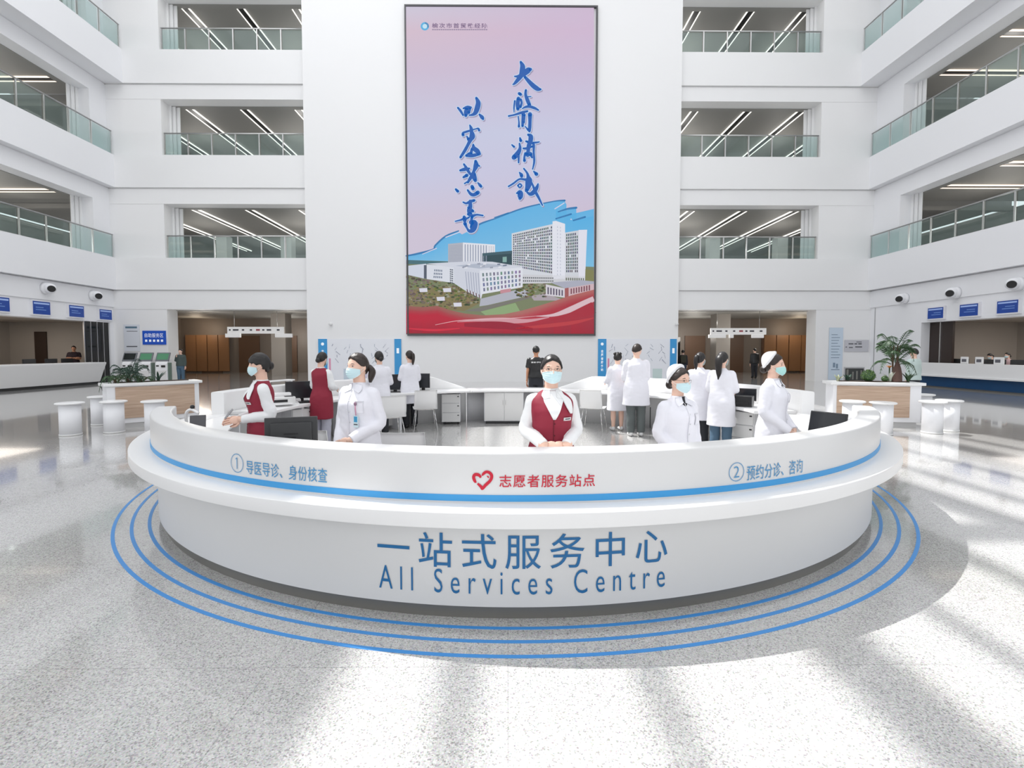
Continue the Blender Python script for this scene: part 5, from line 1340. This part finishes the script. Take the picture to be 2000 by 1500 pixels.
    # ---- upper garments
    if kind == 'coat':
        rows = [(hem, .215, .165, .015), (hem + .15, .205, .155, .012), (.82, .200, .146, .01), (.92, .188, .134, .004), (1.03, .170, .122, 0), (1.12, .172, .127, -.004), (1.19, .170, .134, -.008), (1.245, .168, .118, .004), (1.292, .150, .094, .01), (1.325, .104, .076, .012), (1.35, .068, .066, .012), (1.372, .060, .061, .010)]
        if male: rows = [(a, b * 1.10, c * 1.02, d) for a, b, c, d in rows]
        G = Torso(rows); mb = MB(); G.loft(mb, 0, 40, .02)
        for sd in (1, -1): armtube(mb, sd, .064, .056, .046, 1, .0)
        g = cloth(mb, 'coat', colour or COAT, .0035)
        if lod < 2:
            patch(-.012, .012, hem + .03, 1.31, .0035, G, 'placket', COAT, g, .002, 1, 20)
            for sd in (1, -1): patch(0, 0, 0, 0, .004, G, 'collar', COAT, g, .006, 5, 5, quadshape(((sd * .05, 1.315), (sd * .42, 1.285), (sd * 1.1, 1.358), (sd * .22, 1.368))))
        if under is not None: patch(0, 0, 0, 0, .003, G, 'neckline', under, g, .002, 6, 5, quadshape(((-.02, 1.285), (.02, 1.285), (.5, 1.368), (-.5, 1.368))))
        if lod == 0:
            mb = MB()
            for k in range(4): p = G.pt(.05, 1.22 - k * .09, .005); mb.ell(p, (.006, .003, .006), 10, 6)
            put(mb, 'button', mat('pearl_button', (.7, .7, .72, 1), .3), ws, 0, g)
            patch(.35, .85, 1.12, 1.22, .003, G, 'pocket', COAT, g, .003, 5, 4)
    elif kind == 'vest':
        rows = [(hem, .190, .150, .012), (hem + .1, .192, .152, .012), (.80, .194, .142, .012), (.88, .186, .136, .010), (.97, .160, .118, .002), (1.03, .150, .110, 0), (1.11, .158, .120, -.006), (1.18, .164, .138, -.014), (1.24, .168, .124, -.002), (1.285, .166, .098, .008), (1.315, .132, .082, .010), (1.335, .094, .072, .012), (1.352, .070, .066, .012)]
        G = Torso(rows); mb = MB(); T.loft(mb, .006, 32, .025, .80, 1.365)
        for sd in (1, -1): armtube(mb, sd, .057, .053, .042)
        cloth(mb, 'shirt', SHIRTW, .004)
        mb = MB(); G.loft(mb, 0, 40, .02); g = cloth(mb, 'vest', colour or MAROON, .0025)
        if extras and 'front' in extras:
            patch(0, 0, 0, 0, .003, G, 'shirt_front', SHIRTW, t, .003, 8, 8, quadshape(((-.02, 1.135), (.05, 1.135), (.56, 1.348), (-.56, 1.348))))
            patch(0, 0, 0, 0, .007, G, 'scarf', SHIRTW, t, .006, 8, 10, lambda u, v: (.42 + .42 * (1 - v) + (u - .5) * (.10 + .34 * math.sin(pi * min(1, (1 - v) * .92 + .05)) ** .8), 1.345 - .165 * (1 - v)))
            for sd in (1, -1): patch(0, 0, 0, 0, .006, G, 'shirt_collar', SHIRTW, t, .004, 5, 5, quadshape(((sd * .10, 1.300), (sd * .35, 1.290), (sd * 1.0, 1.354), (sd * .25, 1.356))))
            patch(.40, .88, 1.125, 1.150, .004, G, 'name_badge', SIGNW, g, .004, 4, 2)
            patch(.47, .80, 1.133, 1.143, .008, G, 'badge_text', INK, g, .0008, 4, 1)
            patch(-.008, .008, hem + .02, 1.15, .002, G, 'front_seam', mat('maroon_dark', (.12, .006, .016, 1), .7), g, .001, 1, 12)
            mb = MB()
            for k in range(3): mb.ell(G.pt(.03, 1.10 - k * .09, .003), (.006, .003, .006), 10, 6)
            put(mb, 'button', mat('maroon_dark', (.12, .006, .016, 1), .7), ws, 0, g)
    elif kind in ('tshirt', 'shirt'):
        rows = [(hem, .200, .150, .01), (.90, .194, .140, .005), (1.0, .180, .128, 0), (1.1, .180, .128, 0), (1.2, .188, .134, 0), (1.26, .186, .120, 0), (1.305, .166, .096, .01), (1.338, .114, .076, .012), (1.362, .074, .066, .012)]
        G = Torso(rows); mb = MB(); G.loft(mb, 0, 36, .025)
        for sd in (1, -1): armtube(mb, sd, .066, .056, .046, .5 if sleeve == 'short' else 1)
        g = cloth(mb, 'shirt', colour or BLACK, .004)
        if 'back_text' in extras:
            mb = MB(); v, f = text_mesh('特勤安保', 1.1, 0, .03); v = fit(v, -.11, .11, 1.215, 1.25)
            mb.add([G.pt(pi - p.x / .185, p.y, .005) for p in v], f); put(mb, 'back_lettering', SIGNW, ws, 0, g)
        if 'pack' in extras:
            mb = MB(); mb.box(-.15, .15, .12, .27, .92, 1.32); o = put(mb, 'backpack', mat('olive_pack', (.04, .04, .025, 1), .7)); b = o.modifiers.new('b', 'BEVEL'); b.width = .04; b.segments = 3
    # ---- hair
    front = 46 if hair not in ('bangs',) else 24
    HL = [(0, front), (40, front - 10), (60, 20 if hair != 'bangs' else 6), (78, 4), (96, -4), (108, -24), (135, -40), (180, -46)]
    if male: HL = [(0, 40), (45, 34), (62, 16), (82, 6), (100, 2), (112, -12), (180, -30)]
    thick = .017 if hair == 'bangs' else .013
    hs_ = 1.0
    def hairfn(ph, th):
        p = headpt(ph, th, True); a = abs(math.degrees(ph)); h = lerp_tab(HL, a)
        if hair == 'bangs': h += 5 * math.sin(ph * 9)
        m = sstep((math.degrees(th) - h) / 7); n_ = p.normalized()
        part = .003 * math.exp(-((ph - .25) / .08) ** 2) if (th > .5 and a < 90) else 0
        return p + n_ * ((thick + .003 * noise.noise(p * 60) - part) * m - .010 * (1 - m))
    mb = MB(); headgrid(mb, hairfn, nu, nv); ho = put(mb, 'hair', haircol, MH)
    if hair in ('bun', 'bangs', 'lowbun'):
        mb = MB(); c = {'bun': (0, .115, .015), 'bangs': (0, .094, -.012), 'lowbun': (0, .098, -.045)}[hair]
        mb.ell(c, (.042, .036, .042), 18, 12); put(mb, 'hair_bun', haircol, MH, 0, ho)
    if hair == 'twinbun':
        for sd in (1, -1): mb = MB(); mb.ell((sd * .05, .06, .075), (.036, .034, .034), 16, 10); put(mb, 'hair_bun', haircol, MH, 0, ho)
    if hair in ('pony', 'long', 'sidetail'):
        mb = MB(); pts = {'pony': [(0, .085, .05), (0, .125, .045), (0, .14, -.03), (0, .125, -.12), (0, .12, -.18)], 'long': [(0, .06, .05), (0, .10, .0), (0, .115, -.10), (0, .10, -.22), (0, .11, -.32)], 'sidetail': [(.03, .085, .0), (.06, .10, -.04), (.065, .085, -.09), (.06, .075, -.14)]}[hair]
        w = {'pony': [.02, .034, .036, .03, .010], 'long': [.055, .062, .055, .042, .012], 'sidetail': [.034, .038, .034, .014]}[hair]
        C = catmull(pts, 4); W = [q.x for q in catmull([(k, 0, 0) for k in w], 4)]; mb.tube(C, W, 14, 0, None, True, .7); put(mb, 'ponytail', haircol, MH, 0, ho)
    if hair == 'cap':
        mb = MB(); headgrid(mb, lambda ph, th: headpt(ph, th, True) + headpt(ph, th, True).normalized() * (.022 if th > .28 else -.02), nu, nv)
        mb.prism([(-.06, -.095, .04), (.06, -.095, .04), (.045, -.16, .03), (-.045, -.16, .03)], (0, 0, .006)); put(mb, 'cap', colour or BLACK, MH)
    # ---- face
    if lod < 2:
        for sd in (1, -1):
            px_, pz_ = sd * .031, .010
            ph = math.atan2(px_, .08); yy = headpt(ph, math.asin(.010 / .085)).y
            mb = MB(); mb.ell((px_, yy + .0035, pz_), (.0120, .007, .0050), 14, 8, 0); mb.ell((px_, yy - .0015, pz_), (.0054, .0035, .0050), 12, 8, 1)
            mb.tube([(px_ - .015, yy + .001, pz_ + .001), (px_ - .006, yy - .0035, pz_ + .0052), (px_ + .006, yy - .0035, pz_ + .0052), (px_ + .015, yy + .001, pz_ + .001)], .0016, 6, 1)
            put(mb, 'eye', [EYEW, EYED], MH)
            mb = MB(); mb.tube(catmull([(sd * .014, yy - .006, .029), (sd * .032, yy - .0065, .0335), (sd * .050, yy + .006, .028)], 4), [.0022, .0028, .003, .003, .0028, .0025, .002, .0015, .001], 7); put(mb, 'eyebrow', HAIRB, MH)
    if mask:
        mm = maskm or MASKM
        def mfn(u, v, o):
            ph = R_(-70 + 140 * u); b = abs(2 * u - 1)
            zt = -.004 - .016 * b ** 1.5; zb_ = -.098 + .040 * b ** 2.2
            z_ = zb_ + (zt - zb_) * v; th = math.asin(max(-1, min(1, z_ / .118)))
            p = headpt(ph, th, True); q = Vector((p.x, p.y, 0)).normalized() if abs(p.x) + abs(p.y) > 1e-6 else Vector((0, -1, 0))
            k = math.exp(-(math.degrees(ph) / 30) ** 2); v_ = math.sin(pi * min(1, max(0, v)))
            d = max(.006, .006 + .013 * k * v_ ** .6 + .010 * (1 - b) * (1 - v))
            p = p + q * (d + o + .0016 * math.cos(v * 5 * 2 * pi) * (1 - b))
            return Vector((p.x, p.y, z_))
        mb = MB(); mb.grid(mfn, 28, 22, 0, True, None, .002); mo = put(mb, 'face_mask', mm, MH)
        mb = MB()
        for v in (0.0, 1.0): mb.tube([mfn(u / 20, v, .0015) for u in range(21)], .0028, 6)
        put(mb, 'mask_edge', MASKE, MH, 0, mo)
        for sd in (0, 1):
            for v in (.05, .95): 
                a = mfn(sd, v, 0); mb = MB(); mb.tube(catmull([a, (a.x * 1.08, a.y * .3, a.z * .6), ((1 if sd else -1) * .079, .024, .012 if v > .5 else -.02)], 4), .0014, 5); put(mb, 'ear_loop', MASKE, MH, 0, mo)
    if glasses:
        mb = MB()
        for sd in (1, -1):
            C = [(sd * (.031 + .020 * math.cos(k * pi / 10)), -.099 + .012 * abs(math.cos(k * pi / 10)) * 1, .007 + .0135 * math.sin(k * pi / 10)) for k in range(21)]
            mb.tube(C, .0010, 6); mb.tube([(sd * .051, -.087, .012), (sd * .076, -.03, .012), (sd * .080, .015, .008)], .0014, 6)
        mb.tube([(-.010, -.101, .010), (0, -.104, .012), (.010, -.101, .010)], .0014, 6); put(mb, 'glasses', WIRE, MH)
    if cap:
        def capfn(ph, th):
            p = headpt(ph, th, True); d = p.normalized(); ax = Vector((0, .80, .60)); c = math.degrees(math.acos(max(-1, min(1, d.dot(ax)))))
            m = sstep((62 - c) / 5); up_ = .018 + .040 * max(0, d.dot(Vector((0, .66, .75)))) ** 4 + .010 * sstep((c - 40) / 16)
            return p + d * (up_ * m - .012 * (1 - m))
        mb = MB(); headgrid(mb, capfn, nu, nv); co = put(mb, 'nurse_cap', CAPW, MH)
    return t, ws, A, put
INNER = mat('black_top', (.02, .02, .025, 1), .8)
JEANS = mat('blue_jeans', rgb(74, 100, 122), .8); GREYT = mat('grey_trousers', rgb(92, 98, 98), .8); LGREY = mat('light_grey_trousers', rgb(176, 176, 190), .8); DARKT = mat('dark_trousers', (.02, .022, .028, 1), .8)
SHOEW = mat('white_shoe', (.7, .7, .7, 1), .5)
def PX(px, Y): return xat(px, Y)
# --- five staff at the front of the counter
t, ws, A, put = person('woman in a maroon vest and white shirt, masked, facing aside at the card terminal', PX(504, 4.72), 4.75, -58, 1.57, 0, 'vest', .62, armL=((.185, .07, 1.02), (.085, -.175, .985), (-.25, -1, -.1)), armR=((.190, .05, 1.02), (.075, -.185, .975), (-.25, -1, -.1)), legs=DARKT, hair='bangs', turn=-6, nod=4, extras=('front',))
mb = MB(); mb.box(-.035, .035, -.006, .006, -.055, .055); o = mb.build('mobile_phone', mat('phone_silver', (.35, .35, .37, 1), .3, .5), bevel=.004)
hp = Matrix.Translation(t.location) @ Matrix.Rotation(t.rotation_euler.z, 4, 'Z') @ ws @ ((A[1][2] + A[-1][2]) / 2 + Vector((0, -.10, .055))); o.location = hp; o.rotation_euler = (R_(-38), 0, R_(-58)); tag(o, 'small grey phone in the hands of the maroon-vested woman facing aside', 'phone')
t, ws, A, put = person('bareheaded woman in a white coat with a blue badge, hands joined at the front counter', PX(694, 4.05), 4.12, -24, 1.575, 0, 'coat', .48, armL='clasp', armR='low_clasp', legs=LGREY, hair='sidetail', haircol=HAIRB, turn=-16, nod=2)
G = Torso([(.5, .2, .15, 0), (1.03, .170, .122, 0), (1.12, .172, .127, -.004), (1.20, .176, .136, -.008), (1.3, .170, .100, .01)])
mb = MB(); p = G.pt(.42, 1.20, .008); mb.ell(p, (.016, .006, .016), 14, 8); cl = put(mb, 'badge_reel', mat('badge_reel', rgb(140, 110, 130), .4))
mb = MB(); q = G.pt(.40, 1.10, .012); mb.tube([p, q], .004, 6); put(mb, 'badge_cord', mat('badge_cord', rgb(214, 150, 176), .5))
mb = MB(); mb.box(q.x - .024, q.x + .024, q.y - .003, q.y + .001, q.z - .10, q.z); put(mb, 'badge_sleeve', mat('badge_clear', rgb(206, 226, 232), .3))
mb = MB(); mb.box(q.x - .017, q.x + .017, q.y - .0045, q.y - .003, q.z - .055, q.z - .008); put(mb, 'badge_photo', mat('badge_blue', rgb(62, 152, 196), .4))
mb = MB(); mb.box(q.x - .02, q.x + .02, q.y - .0045, q.y - .003, q.z - .080, q.z - .070); put(mb, 'badge_text', INK)
person('woman in glasses and a maroon vest, hands folded, standing mid-counter facing us', PX(1079, 3.60), 3.66, 3, 1.565, 0, 'vest', .62, armL='fold', armR='fold', legs=DARKT, hair='bun', glasses=True, nod=1, extras=('front',))
person('nurse with a white cap and glasses, shorter, black top showing at her collar', PX(1333, 3.85), 3.92, 22, 1.46, 0, 'coat', .48, armL='low_clasp', armR='low_clasp', legs=LGREY, hair='lowbun', haircol=HAIRB, cap=True, glasses=True, turn=12, nod=4, under=INNER)
person('nurse with a white cap and pale green mask looking aside near the slim tilted display', PX(1513, 4.9), 4.9, 42, 1.56, 0, 'coat', .48, armL='low_clasp', armR='low_clasp', legs=LGREY, hair='lowbun', haircol=HAIRB, cap=True, turn=12, nod=2, maskm=MASKG, under=INNER)
# --- staff along the back of the counter
person('woman in a maroon vest and light trousers seen from behind near the printer', PX(627, 8.0), 8.0, 165, 1.58, 1, 'vest', .50, armL='work', armR='type', legs=LGREY, hair='lowbun', nod=14)
person('woman in a white coat seen from behind with a dark bun, beside the picture board', PX(741, 9.1), 9.1, 190, 1.59, 1, 'coat', .50, armL='work', armR='work', legs=DARKT, hair='lowbun', turn=25, nod=8)
person('woman in a white coat with a ponytail and black trousers at the back worktop', PX(799, 10.05), 10.1, 205, 1.60, 1, 'coat', .52, armL='work', armR='work', legs=DARKT, hair='pony', haircol=HAIRB, turn=20, mask=False)
person('security guard in black with a cap, walking away behind the counter', PX(1047, 12.6), 12.6, 178, 1.71, 1, 'tshirt', .86, male=True, armL='down', armR='down', legs=DARKT, skin=SKIN2, hair='cap', mask=False, sleeve='short', extras=('back_text',))
person('woman in a white coat with two hair buns leaning towards the tall man', PX(1206, 9.7), 9.7, 188, 1.57, 1, 'coat', .42, armL='work', armR='work', hair='twinbun', turn=-28, nod=12, mask=False, shoes=SHOEW)
person('tall short-haired man in a white coat and grey jeans seen from behind', PX(1243, 9.05), 9.05, 176, 1.725, 1, 'coat', .55, male=True, armL='work', armR='work', legs=GREYT, hair='short', haircol=HAIRB, turn=-35, nod=6, mask=False, shoes=SHOEW)
person('woman in a white coat with hair tied low, half hidden behind the shorter nurse', PX(1367, 8.0), 8.0, 150, 1.57, 1, 'coat', .48, armL='work', armR='work', legs=DARKT, hair='pony', turn=-20, nod=4)
person('woman in a white coat and jeans with long black hair down her back', PX(1411, 7.45), 7.45, 148, 1.58, 1, 'coat', .46, armL='work', armR='work', legs=JEANS, hair='long', turn=-20, nod=2, shoes=DARKT)
# --- people around the hall
person('man in a dark jacket and jeans on the phone beside the ticket kiosks', PX(352, 24.7), 24.7, 8, 1.68, 2, 'shirt', .80, male=True, armL='down', armR='phone', legs=JEANS, hair='short', mask=False, colour=mat('grey_jacket', rgb(70, 82, 80), .8))
person('man in a dark polo shirt with folded arms behind the white slanted counter', -21.55, 24.35, 30, 1.84, 2, 'tshirt', .80, male=True, armL='cross', armR='cross', legs=DARKT, hair='short', mask=False, skin=SKIN2, sleeve='short', colour=mat('dark_polo', (.025, .012, .018, 1), .8))
person('man in a pale green shirt seen from behind, past the palm planter', PX(1785, 12.9), 12.9, 200, 1.66, 1, 'shirt', .80, male=True, legs=DARKT, hair='short', mask=False, colour=mat('pale_green_shirt', rgb(196, 212, 208), .8))
person('clerk in a white shirt bowed over the desk behind the blue-fronted counter', XR + 1.55, atX(1936, 700, XR + 1.55).y, -95, 1.6, 2, 'shirt', .80, legs=DARKT, hair='lowbun', mask=True, nod=30, colour=SHIRTW, z=-.10, armL='type', armR='type', low=False)
person('clerk in a pink shirt behind the blue-fronted counter, nearer the frame edge', XR + 1.5, atX(1968, 700, XR + 1.5).y, -95, 1.6, 2, 'shirt', .80, legs=DARKT, hair='lowbun', mask=True, nod=8, colour=mat('pink_shirt', rgb(200, 170, 172), .8), z=-.08, armL='type', armR='type', low=False)
person('dark figure walking away in the dim corridor, beside the pale column', PX(1474, 28.5), 28.5, 180, 1.74, 2, 'shirt', .80, male=True, legs=DARKT, hair='short', mask=False, colour=BLACK)
person('person with an olive backpack walking off at the screen-side edge of the dim corridor', PX(1334, 26.9), 26.9, 165, 1.64, 2, 'shirt', .82, male=True, legs=mat('dark_jeans', rgb(50, 66, 84), .8), hair='short', mask=False, colour=DARKT, extras=('pack',))
